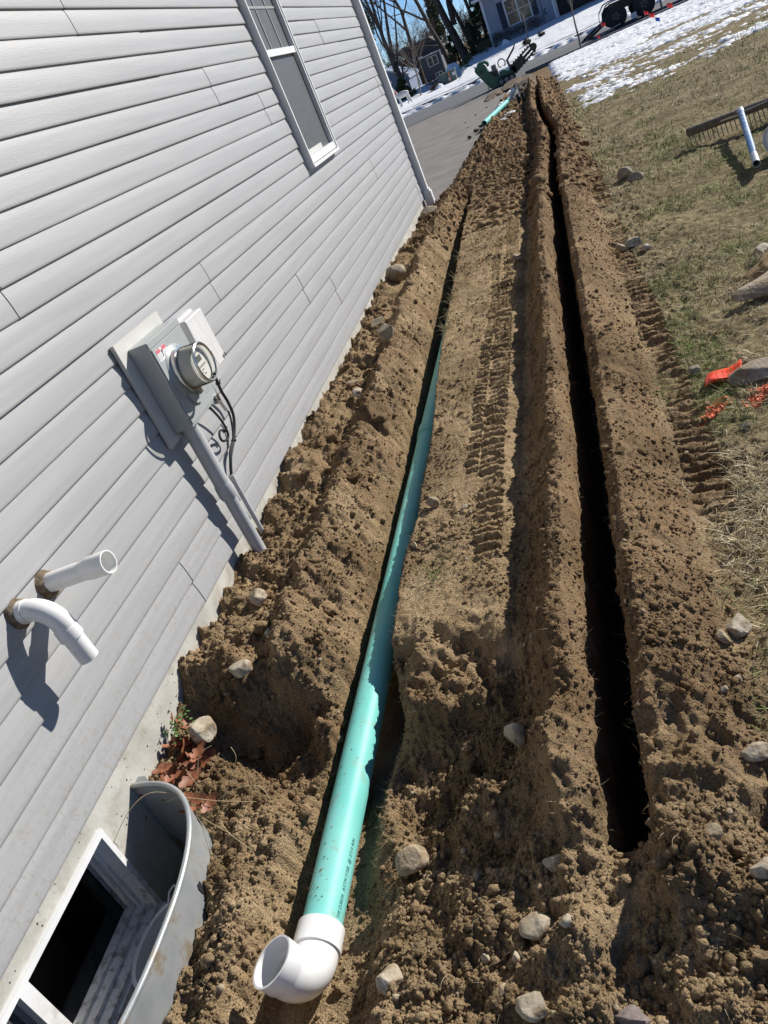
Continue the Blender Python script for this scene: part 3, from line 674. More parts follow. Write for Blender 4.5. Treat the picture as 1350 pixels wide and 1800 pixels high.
b = MB(); lathe_x(b, [(ex + 0.034, 0.086), (ex + 0.108, 0.0835), (ex + 0.114, 0.080), (ex + 0.114, 0.0715), (ex + 0.110, 0.0695), (ex + 0.110, 0.0005)])
def cover_glass():
    m, t, bb = newmat('meter_cover_glass')
    tr = t.nodes.new('ShaderNodeBsdfTransparent'); gs = t.nodes.new('ShaderNodeBsdfGlossy'); gs.inputs['Roughness'].default_value = 0.06
    lw = t.nodes.new('ShaderNodeLayerWeight'); lw.inputs['Blend'].default_value = 0.12
    mx = t.nodes.new('ShaderNodeMixShader'); t.links.new(lw.outputs['Fresnel'], mx.inputs[0]); t.links.new(tr.outputs[0], mx.inputs[1]); t.links.new(gs.outputs[0], mx.inputs[2])
    tr.inputs['Color'].default_value = (0.93, 0.93, 0.9, 1)
    t.links.new(mx.outputs[0], t.nodes['Material Output'].inputs['Surface']); return m
b.build('glass_cover', cover_glass(), em, True)
b = MB(); lathe_x(b, [(ex + 0.106, 0.0835), (ex + 0.1135, 0.0825), (ex + 0.1165, 0.078), (ex + 0.1155, 0.0725), (ex + 0.111, 0.0705)]); b.build('rim', M['chrome'], em, True)
b = MB(); lathe_x(b, [(ex + 0.0930, 0.066), (ex + 0.0930, 0.0005)]); dl = b.build('dial', M['dial'], em)
b = MB(); dx = ex + 0.0938
b.box(dx, dx + 0.0006, cy - 0.032, cy + 0.020, cz + 0.010, cz + 0.034); child(b, 'display', M['lcd'], dl, em)
b = MB()
for (ya, yb, za, zb2) in ((-0.04, 0.03, 0.045, 0.048), (-0.04, 0.035, -0.006, -0.004), (-0.045, 0.035, -0.012, -0.008), (-0.02, 0.0, -0.026, -0.021), (-0.012, 0.002, -0.044, -0.038), (-0.035, -0.015, -0.034, -0.031)): b.box(dx, dx + 0.0005, cy + ya, cy + yb, cz + za, cz + zb2)
child(b, 'printed_line', M['ink_soft'], dl, em)
b = MB(); b.box(ex + 0.004, ex + 0.0047, 2.765, 2.855, 1.080, 1.128); lb = b.build('warning_label', M['sign_white'], em)
b = MB(); b.box(ex + 0.0047, ex + 0.0052, 2.767, 2.800, 1.112, 1.127); b.box(ex + 0.0047, ex + 0.0052, 2.818, 2.853, 1.112, 1.127); child(b, 'label_heading', M['label_red'], lb, em)
b = MB(); b.prism([(0, 0), (0.012, 0.004), (0.009, 0.012), (0.016, 0.022), (0.008, 0.030), (0.002, 0.020), (0.006, 0.012)], 0.0004, ((ex + 0.0047, 2.802, 1.090), (0, 1, 0), (0, 0, 1), (1, 0, 0))); child(b, 'label_symbol', M['ink'], lb, em)
b = MB()
for i in range(4):
    b.box(ex + 0.0047, ex + 0.005, 2.769, 2.797, 1.088 + i * 0.0055, 1.0895 + i * 0.0055); b.box(ex + 0.0047, ex + 0.005, 2.822, 2.85, 1.088 + i * 0.0055, 1.0895 + i * 0.0055)
child(b, 'label_text', M['ink_soft'], lb, em)
b = MB(); b.tube([(ex + 0.006, 2.985, 0.86), (ex + 0.006, 2.985, 0.862)], 0.014, 16)
b = MB(); b.rings([[(ex + 0.0042, 2.975 + r * math.cos(a), 0.875 + r * math.sin(a) * 1.1) for a in (2 * math.pi * i / 24 for i in range(24))] for r in (0.020, 0.0175)]); b.build('embossed_ring', M['ink_soft'], em)
b = MB(); b.box(ex + 0.003, ex + 0.014, 3.005, 3.03, 0.796, 0.822); b.box(ex - 0.01, ex + 0.01, 3.0, 3.022, 0.786, 0.803); b.build('hasp', M['chrome'], em)
b = MB(); b.bar((ex + 0.008, 3.02, 0.79), (ex + 0.012, 3.03, 0.735), 0.022, 0.002); b.build('seal_tag', M['plate'], em)
b = MB(); cx_, cyy = 0.072, 2.80
b.tube([(cx_, cyy, 0.803), (cx_, cyy, 0.50)], 0.034, 24); b.build('conduit_sleeve', M['conduit'], em, True)
b = MB(); b.tube([(cx_, cyy, 0.515), (cx_, cyy, 0.50), (cx_, cyy, 0.46), (cx_, cyy, 0.445)], [0.036, 0.0385, 0.0385, 0.034], 24); b.tube([(cx_, cyy, 0.835), (cx_, cyy, 0.79)], [0.037, 0.037], 24); b.build('coupling', M['conduit'], em, True)
b = MB(); b.tube([(cx_, cyy, 0.46), (cx_, cyy, -0.2)], 0.0295, 24); b.build('conduit', M['conduit'], em, True)
b = MB(); b.box(0.015, 0.06, 2.90, 2.93, 0.79, 0.81); b.build('strap', M['chrome'], em)

gcx, gcy = 0.034, 2.965
gc = thing('ground_conduit', (gcx, gcy, 0.1), 'thin grey conduit rising from the soil beside the thick meter conduit', 'conduit')
b = MB(); b.tube([(gcx, gcy, -0.1), (gcx, gcy, 0.47)], 0.011, 14); b.build('tube', M['conduit'], gc, True)
b = MB(); b.tube([(gcx, gcy, 0.44), (gcx, gcy, 0.475)], 0.0135, 14); b.build('end_collar', M['conduit'], gc, True)

ub = thing('utility_box', (0.02, 3.215, 1.0), 'off-white plastic utility box beside the electric meter', 'utility box')
b = MB(); b.box(0.018, 0.062, 3.108, 3.318, 0.872, 1.142); b.box(0.0625, 0.067, 3.112, 3.314, 0.876, 1.138); b.build('base', M['box_white'], ub)
b = MB(); b.box(0.0675, 0.112, 3.120, 3.310, 0.882, 1.130); o_ = b.build('lid', M['box_white'], ub); bv = o_.modifiers.new('bevel', 'BEVEL'); bv.width = 0.006; bv.segments = 2
b = MB(); b.box(0.112, 0.1135, 3.205, 3.300, 0.888, 0.962); b.build('embossed_panel', M['box_white'], ub)
b = MB(); b.tube([(0.112, 3.295, 0.905), (0.122, 3.295, 0.905)], [0.010, 0.009], 12); b.tube([(0.122, 3.295, 0.905), (0.124, 3.295, 0.905)], [0.005, 0.004], 10); b.build('lock_screw', M['chrome'], ub, True)

def wire(name, pts, r, mat, label, cat='cable', ties=None, group=None):
    P_ = [Vector(p) for p in pts]; out = []
    for i in range(len(P_) - 1):                              # Catmull-Rom
        p0 = P_[max(i - 1, 0)]; p1 = P_[i]; p2 = P_[i + 1]; p3 = P_[min(i + 2, len(P_) - 1)]
        for t in (0, .2, .4, .6, .8): out.append(0.5 * ((2 * p1) + (p2 - p0) * t + (2 * p0 - 5 * p1 + 4 * p2 - p3) * t * t + (3 * p1 - p0 - 3 * p2 + p3) * t ** 3))
    out.append(P_[-1])
    root = thing(name, pts[0], label, cat, group)
    m = MB(); m.tube(out, r, 8); m.build('sheath', mat, root, True)
    if ties:
        m = MB()
        for q in ties: m.tube([(q[0], q[1], q[2] + 0.006), (q[0], q[1], q[2] - 0.006)], 0.012, 8); m.bar((q[0], q[1], q[2]), (q[0] + 0.006, q[1] + 0.026, q[2] + 0.006), 0.003, 0.004)
        m.build('cable_tie', M['cable'], root)
    return root
wire('cable', [(0.060, 3.23, 0.875), (0.058, 3.225, 0.83), (0.052, 3.225, 0.77), (0.050, 3.235, 0.71), (0.050, 3.215, 0.64), (0.045, 3.13, 0.575), (0.040, 3.03, 0.53), (gcx, gcy, 0.47)], 0.0072, M['cable'], 'thick black cable sagging from the utility box to the thin conduit', ties=[(0.056, 3.225, 0.81), (0.044, 3.12, 0.568)])
wire('cable', [(0.055, 3.16, 0.875), (0.05, 3.175, 0.80), (0.045, 3.19, 0.73), (0.045, 3.20, 0.66), (0.044, 3.13, 0.58), (0.040, 3.04, 0.545), (gcx, gcy + 0.004, 0.47)], 0.0048, M['cable'], 'thin black cable hanging close to the siding under the utility box')
wire('cable', [(0.06, 3.03, 0.80), (0.06, 3.06, 0.74), (0.058, 3.085, 0.68), (0.055, 3.085, 0.62), (0.052, 3.06, 0.605), (0.052, 3.02, 0.615), (0.055, 3.005, 0.64), (0.055, 3.03, 0.66), (0.055, 3.07, 0.645)], 0.0055, M['cable'], 'black cable below the meter box ending in a small coil', ties=[(0.053, 3.075, 0.64)])

# ------------------------------------------------------------------ vent pipes through the siding
def shell(mb, path, ro, ri, n=28, back=None):
    """hollow pipe: outer skin, rim at the last point, inner skin running back"""
    path = [Vector(p) for p in path]; mb.tube(path, ro, n, cap0=False, cap1=False)
    k = back or 1; inner = path[::-1][:len(path)]
    mb.tube([path[-1]] + inner[1:], [ri[-1]] + list(ri[::-1][1:]), n, cap0=False, cap1=True)
    a = [path[-1]] ; d = (path[-1] - path[-2]).normalized()
    mb.tube([path[-1] - d * 1e-4, path[-1] + d * 1e-4], [ro[-1], ro[-1]], n, False, False)
    u = d.orthogonal().normalized(); v = d.cross(u)
    mb.rings([[path[-1] + (u * math.cos(t) + v * math.sin(t)) * r for t in (2 * math.pi * i / n for i in range(n))] for r in (ro[-1], ri[-1])])
    return mb
vy, vz = 1.752, 0.800
vp = thing('vent_pipe', (0.02, vy, vz), 'straight white plastic vent pipe sticking out of the siding', 'vent pipe', 'vent pipes through the siding')
dr = 0.006
b = MB(); shell(b, [(-0.05, vy, vz), (0.165, vy - .002, vz + 0.012), (0.17, vy - .002, vz + 0.012)], [0.0302, 0.0302, 0.0302], [0.026, 0.026, 0.026]); b.build('tube', M['white_pvc'], vp, True)
b = MB(); shell(b, [(0.150, vy - .002, vz + 0.011), (0.172, vy - .002, vz + 0.0125), (0.178, vy - .002, vz + 0.013), (0.252, vy - .003, vz + 0.017)], [0.0304, 0.0312, 0.0348, 0.0352], [0.027, 0.027, 0.0300, 0.0312]); b.build('bell_end', M['white_pvc'], vp, True)
def foam(y, z, root, sd):
    rr = random.Random(sd); m = MB(); n = 22; rings = []
    for x, r0 in ((0.006, 0.046), (0.016, 0.044), (0.026, 0.038), (0.030, 0.031), (0.03, 0.027)):
        rings.append([(x + rr.uniform(-.003, .003), y + (r0 + rr.uniform(-.004, .004)) * math.cos(a), z + (r0 + rr.uniform(-.004, .004)) * math.sin(a)) for a in (2 * math.pi * i / n for i in range(n))])
    m.rings(rings); m.build('sealant_collar', M['sealant'], root, True)
foam(vy, vz, vp, 3)
wy, wz = 1.600, 0.812
ve = thing('vent_pipe', (0.02, wy, wz), 'white plastic vent pipe with an elbow turned down, beside the straight one', 'vent pipe', 'vent pipes through the siding')
R_ = 0.072; x0_ = 0.050
arc = [(x0_ + R_ * math.sin(a), wy, wz - R_ * (1 - math.cos(a))) for a in (math.radians(d) for d in range(0, 91, 9))]
b = MB(); b.tube([(-0.05, wy, wz), (0.03, wy, wz)], 0.0302, 24); b.build('tube', M['white_pvc'], ve, True)
b = MB(); b.tube([(0.018, wy, wz), (0.048, wy, wz)] , [0.0345, 0.0345], 28); b.tube([(0.04, wy, wz)] + arc + [(x0_ + R_, wy, wz - R_ - 0.012)], 0.0325, 28)
b.tube([(x0_ + R_, wy, wz - R_ - 0.005), (x0_ + R_, wy, wz - R_ - 0.012), (x0_ + R_, wy, wz - R_ - 0.045)], [0.0325, 0.0352, 0.0352], 28); b.build('elbow', M['white_pvc'], ve, True)
b = MB(); shell(b, [(x0_ + R_, wy, wz - R_ - 0.04), (x0_ + R_ + 0.004, wy, wz - R_ - 0.128)], [0.0302, 0.0302], [0.026, 0.026]); b.build('drop_tube', M['white_pvc'], ve, True)
foam(wy, wz, ve, 9)

# ------------------------------------------------------------------ window well
ww = thing('window_well', (0.0, 1.03, 0.13), 'galvanized steel window well around the basement window', 'window well')
def well_curve(a, b_, n=48):
    pts = []
    for i in range(n + 1):
        t = math.pi * i / n; c, s_ = math.cos(t), math.sin(t)
        pts.append((a * abs(s_) ** 0.80 * 1.0 - 0.008, 1.03 + b_ * (abs(c) ** 0.85) * (1 if c >= 0 else -1)))
    return pts
pc_ = well_curve(0.352, 0.53)
b = MB(); N_ = len(pc_)
outer = [[(x, y, z) for x, y in pc_] for z in (0.13, 0.05, -0.05, -0.15, -0.3, -0.45)]
b.rings(outer, close=False)
inn = well_curve(0.348, 0.526); b.rings([[(x, y, z) for x, y in inn] for z in (0.13, 0.0, -0.15, -0.45)], close=False)
b.build('wall', M['steel'], ww, True)
b = MB(); b.tube([(x, y, 0.132) for x, y in pc_], 0.0085, 10); b.build('rolled_rim', M['steel'], ww, True)
b = MB(); b.prism([(1.552, -0.45), (1.622, -0.45), (1.622, 0.105), (1.60, 0.128), (1.552, 0.128)], 0.003, ((-0.0105, 0, 0), (0, 1, 0), (0, 0, 1), (1, 0, 0))); b.build('flange', M['steel'], ww)
b = MB(); b.prism([(0.508, -0.45), (0.44, -0.45), (0.44, 0.105), (0.46, 0.128), (0.508, 0.128)][::-1], 0.003, ((-0.0105, 0, 0), (0, 1, 0), (0, 0, 1), (1, 0, 0))); b.build('flange', M['steel'], ww)
i1 = 19
p0 = Vector((*pc_[i1], 0)); p1 = Vector((*pc_[i1 + 1], 0)); u = (p1 - p0).normalized(); nn_ = Vector((-u.y, u.x, 0))
if nn_.x < 0: nn_ = -nn_
b = MB(); b.prism([(-0.010, 0.055), (0.006, 0.060), (0.012, 0.050), (0.010, 0.028), (0.002, 0.012), (-0.006, 0.024)], 0.0012, (p0 + nn_ * 0.0012, u, (0, 0, 1), nn_)); b.build('slot', M['ink'], ww)
m_ = MB(); k = 14
for j in range(5):
    pass
tub = thing('plastic_tub', (0.10, 1.20, -0.40), 'white plastic tub standing inside the steel window well', 'tub')
b = MB(); n = 28
def ell(z, a, c): return [(0.165 + a * math.cos(t), 1.16 + c * math.sin(t), z) for t in (2 * math.pi * i / n for i in range(n))]
b.rings([ell(-0.40, 0.055, 0.10), ell(-0.095, 0.068, 0.125), ell(-0.09, 0.076, 0.134), ell(-0.07, 0.078, 0.136), ell(-0.07, 0.066, 0.124), ell(-0.38, 0.05, 0.095)], cap1=True, cap0=True)
b.build('body', M['plastic_white'], tub, True)
b = MB(); b.tube([(0.20, 1.27, -0.08), (0.19, 1.30, -0.05), (0.165, 1.305, -0.03), (0.14, 1.30, -0.05), (0.13, 1.27, -0.08)], 0.0035, 8); b.build('handle', M['plastic_white'], tub, True)

# ------------------------------------------------------------------ drain pipe in the left cut
RP = 0.0535
def pipe_axis(y):
    return (float(np.interp(y, [1.0, 5.5, 11], [0.664, 0.622, 0.53])), y, float(np.interp(y, [1.0, 4, 11], [-0.078, -0.08, -0.09])))
dp = thing('drain_pipe', (0.664, 1.1, -0.14), 'long green sewer pipe with a white elbow lying in the left cut', 'pipe')
BELL = 4.12
ysn = np.concatenate([np.arange(1.14, BELL, 0.15), [BELL]])
b = MB(); b.tube([pipe_axis(y) for y in ysn], RP, 40); b.build('pipe_length', M['green_pipe'], dp, True)
b = MB(); ys2 = np.concatenate([[BELL - 0.13, BELL - 0.125, BELL - 0.02, BELL + 0.02], np.arange(BELL + 0.05, 10.9, 0.3)])
rr_ = [RP + 0.001, RP + 0.0065, RP + 0.0065, RP] + [RP] * (len(ys2) - 4)
b.tube([pipe_axis(y) for y in ys2], rr_, 40); b.build('pipe_length', M['green_pipe'], dp, True)
ax0 = Vector(pipe_axis(1.135)); nrm = Vector((-math.sin(math.radians(22)), 0, math.cos(math.radians(22))))
back = Vector((0, -1, 0)); RB = 0.070; c0 = ax0 + back * 0.055
arc = [c0 + back * (RB * math.sin(a)) + nrm * (RB * (1 - math.cos(a))) for a in (math.radians(d) for d in range(0, 91, 6))]
tip = arc[-1]
el = MB()
path = [ax0 + Vector((0, 0.028, 0)), ax0 + Vector((0, 0.024, 0)), ax0 + back * 0.038, ax0 + back * 0.041] + arc[1:]
rad = [RP + 0.001, 0.0622, 0.0632, 0.0585] + [0.0585] * (len(arc) - 1)
path += [tip + nrm * 0.004, tip + nrm * 0.010, tip + nrm * 0.052]; rad += [0.0588, 0.0625, 0.0640]
shell(el, path, rad, [max(r - 0.006, 0.02) if i < len(rad) - 3 else r - 0.0052 for i, r in enumerate(rad)], 44)
elb = el.build('elbow_fitting', M['white_fit'], dp, True)
me_ = MB(); q = c0 + back * 0.052 + nrm * 0.018
# print on the pipe
def text_mesh(s, size):
    cu = bpy.data.curves.new('t', 'FONT'); cu.body = s; cu.size = size; cu.shear = 0.12; cu.space_character = 1.08
    o = bpy.data.objects.new('t', cu); COL.objects.link(o); dg = bpy.context.evaluated_depsgraph_get(); dg.update()
    me = bpy.data.meshes.new_from_object(o.evaluated_get(dg)); bpy.data.objects.remove(o, do_unlink=True); return me
tm = text_mesh('TM D3034  ASTM F758  @ 2714 RIN', 0.0155)
ang0 = math.radians(80)                                    # round the pipe from its top towards +x
for v_ in tm.vertices:
    yy = 1.170 + v_.co.x * 0.92; a = ang0 - v_.co.y / RP; p = pipe_axis(yy)
    v_.co = Vector((p[0] + (RP + 0.0006) * math.sin(a), yy, p[2] + (RP + 0.0006) * math.cos(a))) - Vector(dp.location)
link('printed_text', tm, M['pipe_ink'], dp)
# embossed mark on the elbow heel
# soil crumbs that fell on the pipe
sp = MB(); rr = random.Random(31)
for _ in range(150):
    y = 1.2 + rr.random() ** 1.6 * 2.6; a = rr.gauss(-0.25, 0.45); p = pipe_axis(y); r = rr.uniform(0.0007, 0.0024); e = RP + r * 0.4
    c = Vector((p[0] + e * math.sin(a), y, p[2] + e * math.cos(a)))
    sp.add([c + Vector(d) * r * rr.uniform(.6, 1.5) for d in ((1, 0, 0), (-1, 0, 0), (0, 1, 0), (0, -1, 0), (0, 0, 1), (0, 0, -1))], [(0, 2, 4), (2, 1, 4), (1, 3, 4), (3, 0, 4), (2, 0, 5), (1, 2, 5), (3, 1, 5), (0, 3, 5)])
sp.build('soil_speck', M['soil'], dp)['kind'] = 'stuff'

# loose length of pipe by the driveway
lpA, lpB = Vector((0.27, 18.8, 0.0)), Vector((0.80, 22.6, -0.03))
lp = thing('loose_pipe', lpA, 'short loose green sewer pipe lying on the soil beside the driveway', 'pipe')
b = MB(); shell(b, [lpB, lpB.lerp(lpA, 0.5), lpA], [RP] * 3, [RP - 0.004] * 3); b.build('tube', M['green_pipe'], lp, True)
b = MB(); d_ = (lpB - lpA).normalized(); b.tube([lpB - d_ * 0.05, lpB + d_ * 0.09], 0.066, 20); b.build('coupling', M['conduit'], lp, True)

# ------------------------------------------------------------------ stones
def ico(sub):
    bm = bmesh.new(); bmesh.ops.create_icosphere(bm, subdivisions=sub, radius=1.0)
    v = np.array([p.co[:] for p in bm.verts]); f = np.array([[q.index for q in p.verts] for p in bm.faces]); bm.free(); return v, f
ICO3 = ico(4); ICO1 = ico(1); ICO2 = ico(2)
def rock_verts(seed, facets=9, base=ICO3, amp=0.05):
    r = np.random.default_rng(seed); v = base[0].copy()
    for _ in range(facets):
        n = r.normal(size=3); n /= np.linalg.norm(n); d = r.uniform(0.48, 0.84)
        over = np.clip(v @ n - d, 0, None); v = v - over[:, None] * n * 0.93
    ph = r.uniform(0, 9, 6)
    for fq, a in ((2.3, amp), (5.1, amp * 0.5), (11.0, amp * 0.3)):
        w_ = np.sin(v[:, 0] * fq + ph[0]) * np.sin(v[:, 1] * fq * 1.1 + ph[1]) + np.sin(v[:, 2] * fq * 0.9 + ph[2]) * np.sin(v[:, 0] * fq * 1.2 + ph[3])
        v = v * (1 + a * w_[:, None])
    return v
def rock(x, y, sx, sy, sz, mat, label, seed, rot=0.0, sink=0.3, facets=9, dz=0.0, tilt=(0, 0)):
    v = rock_verts(seed, facets) * np.array([sx, sy, sz]) * 0.5
    me = bpy.data.meshes.new('stone'); me.from_pydata(v.tolist(), [], ICO3[1].tolist()); me.update(); shade_auto(me, 28)
    o = link('stone', me, mat); o.location = (x, y, H(x, y) + sz * (0.5 - sink) * 0.9 + dz); o.rotation_euler = (tilt[0], tilt[1], rot)
    return tag(o, label, 'stone', 'stones lying on the soil and the lawn')
R = M
rock(.236, 2.013, .100, .085, .070, R['rock'], 'rounded pale stone on the near end of the left mound', 1, .4)
rock(.177, 2.449, .085, .100, .070, R['rock'], 'angular cream stone on the left mound below the meter conduit', 2, 1.0, .3, 7)
rock(.110, 1.830, .090, .105, .105, R['rock'], 'upright pale stone at the dark pit beside the dry leaves', 3, .5, .2, 7, .06)
rock(.330, 5.172, .170, .150, .170, R['rock_tan'], 'large soil-coated boulder half way along the left mound', 4, .8, .35, 11)
rock(.110, 6.95, .22, .25, .19, R['rock_tan'], 'broad tan boulder against the foundation between meter and corner', 5, .3, .3)
rock(.105, 9.60, .24, .20, .18, R['rock_tan'], 'brown boulder at the foot of the downspout', 6, .1, .3)
rock(.845, 2.93, .060, .052, .060, R['rock_tan'], 'small pointed tan stone on the flat strip beside the green pipe', 7, .3, .2, 6)
rock(1.205, 1.616, .062, .075, .085, R['rock'], 'upright pale angular stone at the near foot of the spoil bank', 8, .7, .2, 6)
rock(.905, 1.309, .095, .075, .075, R['rock_tan'], 'tan stone in the shaded slope right of the pipe elbow', 9, .6, .3, 7, .03)
rock(1.264, 1.045, .085, .068, .055, R['rock'], 'large cream stone in the foreground, bigger of the bright pair', 10, .5, .22, 7)
rock(1.314, 1.174, .052, .045, .034, R['rock'], 'flat bright stone just in front of the long cut', 11, .2, .2, 7)
rock(1.350, 1.000, .032, .034, .030, R['rock'], 'small cream stone next to the large cream stone', 12, .9, .2, 7)
rock(.926, .957, .062, .070, .058, R['rock'], 'rounded tan stone right of the white pipe elbow', 13, .2, .3, 6)
rock(1.263, .868, .070, .060, .050, R['rock'], 'knobbly pale stone at the bottom edge of the picture', 14, .2, .3, 12)
rock(1.446, .851, .085, .070, .045, R['rock_purple'], 'dark purplish stone at the bottom edge of the picture', 15, .2, .35, 12)
rock(1.842, 1.875, .095, .080, .055, R['rock'], 'broad pale stone right of the near end of the spoil bank', 16, .6, .3, 8)
rock(1.800, 1.81, .045, .050, .038, R['rock_tan'], 'small tan stone touching the broad pale stone', 17, .1, .3, 9)
rock(2.250, 3.40, .26, .13, .085, R['rock_grey'], 'long grey stone beside the orange flag', 18, .25, .2, 8)
rock(2.585, 4.83, .17, .14, .11, R['rock'], 'pale rounded stone on the turf clod at the right edge', 19, .3, .25, 8)
rock(2.52, 4.30, .46, .20, .075, R['rock_tan'], 'flat slab of stone tilted on the lawn at the right', 20, .22, -.05, 6, .01, (.28, .05))
rock(2.165, 8.20, .15, .13, .13, R['rock_grey'], 'taller of two grey stones near the far tread prints', 21, .5, .25, 7)
rock(2.235, 7.95, .15, .10, .09, R['rock_grey'], 'lower of two grey stones near the far tread prints', 22, .3, .2, 6)
rock(1.985, 5.93, .15, .11, .085, R['rock'], 'pale stone of the trio on the lawn beside the bank', 23, .3, .25, 7)
rock(1.92, 5.92, .08, .11, .085, R['rock_tan'], 'left stone of the trio on the lawn beside the bank', 24, .7, .25, 7)
rock(2.06, 5.78, .09, .07, .05, R['rock'], 'small right stone of the trio on the lawn beside the bank', 25, .7, .25, 7)
rock(2.02, 3.62, .075, .06, .045, R['rock_grey'], 'small half-buried stone between tread prints and orange flag', 26, .7, .3, 7)
rock(2.106, 2.996, .060, .050, .030, R['rock'], 'whitish stone on the grass below the orange paint marks', 27, .2, .25, 7)
rock(1.665, 1.183, .046, .040, .035, R['rock_tan'], 'brown stone right of the near end of the long cut', 28, .2, .25, 7)
rock(.130, 4.66, .10, .07, .05, R['rock'], 'upper of two pale stones on the left mound past the meter', 29, .2, .2, 7)
rock(.205, 4.48, .075, .12, .055, R['rock'], 'lower of two pale stones on the left mound past the meter', 30, .2, .2, 6)
rock(.302, 2.195, .050, .055, .042, R['rock_grey'], 'small grey stone between the two pale stones of the near mound', 31, .2, .25, 8)
rock(.794, 2.646, .026, .032, .028, R['rock'], 'small pale pebble on the edge of the drain cut', 32, .2, .2, 7)
rock(.990, 2.85, .036, .032, .024, R['rock'], 'small grey pebble between the drain cut and the tread prints', 33, .2, .2, 7)
rock(1.80, 1.43, .075, .05, .035, R['rock'], 'pale stone at the right edge of the foreground soil', 34, .2, .3, 9)
rock(1.214, .985, .022, .028, .020, R['rock'], 'cream pebble left of the large cream stone', 35, .2, .2, 7)
rock(1.141, .996, .026, .026, .022, R['rock'], 'pale pebble left of the cream pebble in the foreground', 36, .2, .2, 7)
rock(1.745, 1.10, .055, .045, .040, R['rock'], 'pale stone at the right edge near the bottom corner', 37, .2, .3, 8)
rock(1.807, 1.646, .030, .026, .024, R['rock'], 'white pebble on the right slope of the bank', 38, .2, .2, 8)
rock(1.765, 1.60, .026, .024, .020, R['rock'], 'white pebble just below another on the right slope of the bank', 39, .5, .2, 8)
rock(1.165, 6.50, .10, .10, .075, R['rock_tan'], 'tan stone in the tread prints left of the bank', 40, .5, .25, 8)
rock(.14, 5.75, .16, .15, .10, R['rock_tan'], 'brown stone near the foundation behind the two pale stones', 41, .5, .35, 9)

# ------------------------------------------------------------------ loose crumbs of soil
def scatter_mesh(name, base, P_, S_, seed, mat, tint=None, attr='mask', squash=(1, 1, 0.8), jitter=0.28):
    r = np.random.default_rng(seed); v, f = base; n = len(P_); k = len(v)
    a = r.uniform(0, 2 * np.pi, n); ca, sa = np.cos(a), np.sin(a)
    sc = S_[:, None] * r.uniform(0.7, 1.35, (n, 3)) * np.array(squash)
    vv = v[None] * (1 + r.uniform(-jitter, jitter, (n, k, 1))) * sc[:, None, :]
    x = vv[..., 0] * ca[:, None] - vv[..., 1] * sa[:, None]; y = vv[..., 0] * sa[:, None] + vv[..., 1] * ca[:, None]
    V = np.stack([x, y, vv[..., 2]], -1) + P_[:, None, :]
    F = (f[None] + (np.arange(n) * k)[:, None, None]).reshape(-1, f.shape[1])
    t = None if tint is None else np.repeat(tint, k, 0)
    return np_mesh(name, V.reshape(-1, 3), F, mat, t, attr=attr)
def crumb_points(n, seed):
    r = np.random.default_rng(seed)
    y = 0.78 * np.exp(r.random(n) ** 1.12 * math.log(13 / 0.78)); x = r.uniform(0.0, 2.25, n)
    z, fr, lw, rg, cut, op = fields(x, y)
    cluster = fbm(x * 3.5, y * 3.5, 3, 700) + 0.6 * fbm(x * 12, y * 12, 2, 710)
    keep = (op < 0.05) & (r.random(n) < np.clip(rg * 0.75 + 0.06 + 0.40 * fr + 0.5 * cluster, 0.02, 1) * (1 - 0.82 * lw) * (1 - 0.6 * cut)) & (z > -0.3)
    return x[keep], y[keep], z[keep], fr[keep], r
x, y, z, fr, r = crumb_points(165000, 71)
S_ = np.exp(r.normal(math.log(0.0026), 0.62, len(x))); S_ = np.maximum(np.clip(S_, 0.0014, 0.016), 0.00055 * np.hypot(y, 1.9))
tag(scatter_mesh('soil_crumbs', ICO1, np.stack([x, y, z + S_ * 0.25], 1), S_, 72, M['soil'], np.stack([np.clip(fr + r.uniform(-.25, .25, len(x)), 0, 1), 0 * fr, 0 * fr], 1)), 'loose crumbs of brown soil over the dug ground', None, None, 'stuff')
x, y, z, fr, r = crumb_points(4200, 81)
S_ = np.clip(np.exp(r.normal(math.log(0.0075), 0.42, len(x))), 0.005, 0.021)
tag(scatter_mesh('soil_clods', ICO2, np.stack([x, y, z + S_ * 0.05], 1), S_, 82, M['soil'], np.stack([np.clip(fr + r.uniform(-.2, .3, len(x)), 0, 1), 0 * fr, 0 * fr], 1), jitter=0.26, squash=(1.1, 0.9, 0.72)), 'larger clods of soil scattered over the dug ground', None, None, 'stuff')
CL = [rock_verts(900 + i, 7, ico(3), 0.10) for i in range(7)]; CF = ico(3)[1]
r = np.random.default_rng(404); Vs = []; Fs = []; Ts = []; nv = 0
x, y, z, fr, _ = crumb_points(1500, 405)
x2 = np.concatenate([x[:110], r.uniform(0.05, 0.5, 70)]); y2 = np.concatenate([y[:110], r.uniform(1.9, 6.5, 70)])
z2, f2, l2, g2, c2_, o2 = fields(x2, y2)
for i in range(len(x2)):
    if g2[i] < 0.35 or o2[i] > 0.01 or z2[i] < -0.12: continue
    s_ = float(np.clip(np.exp(r.normal(math.log(0.017), 0.38)), 0.010, 0.040)) * (1.25 if y2[i] > 2 else 0.85)
    a = r.uniform(0, 6.28); v = CL[r.integers(7)] * s_ * np.array([r.uniform(.8, 1.3), r.uniform(.7, 1.1), r.uniform(.55, .9)])
    v = v * (1 + 0.10 * r.normal(size=(len(v), 1)))
    v = np.stack([v[:, 0] * math.cos(a) - v[:, 1] * math.sin(a), v[:, 0] * math.sin(a) + v[:, 1] * math.cos(a), v[:, 2]], 1) + np.array([x2[i], y2[i], z2[i] + 0.1 * s_])
    Vs.append(v); Fs.append(CF + nv); nv += len(v); Ts.append(np.tile([[float(np.clip(f2[i] + r.uniform(-.1, .4), 0, 1)), 0, 0]], (len(v), 1)))
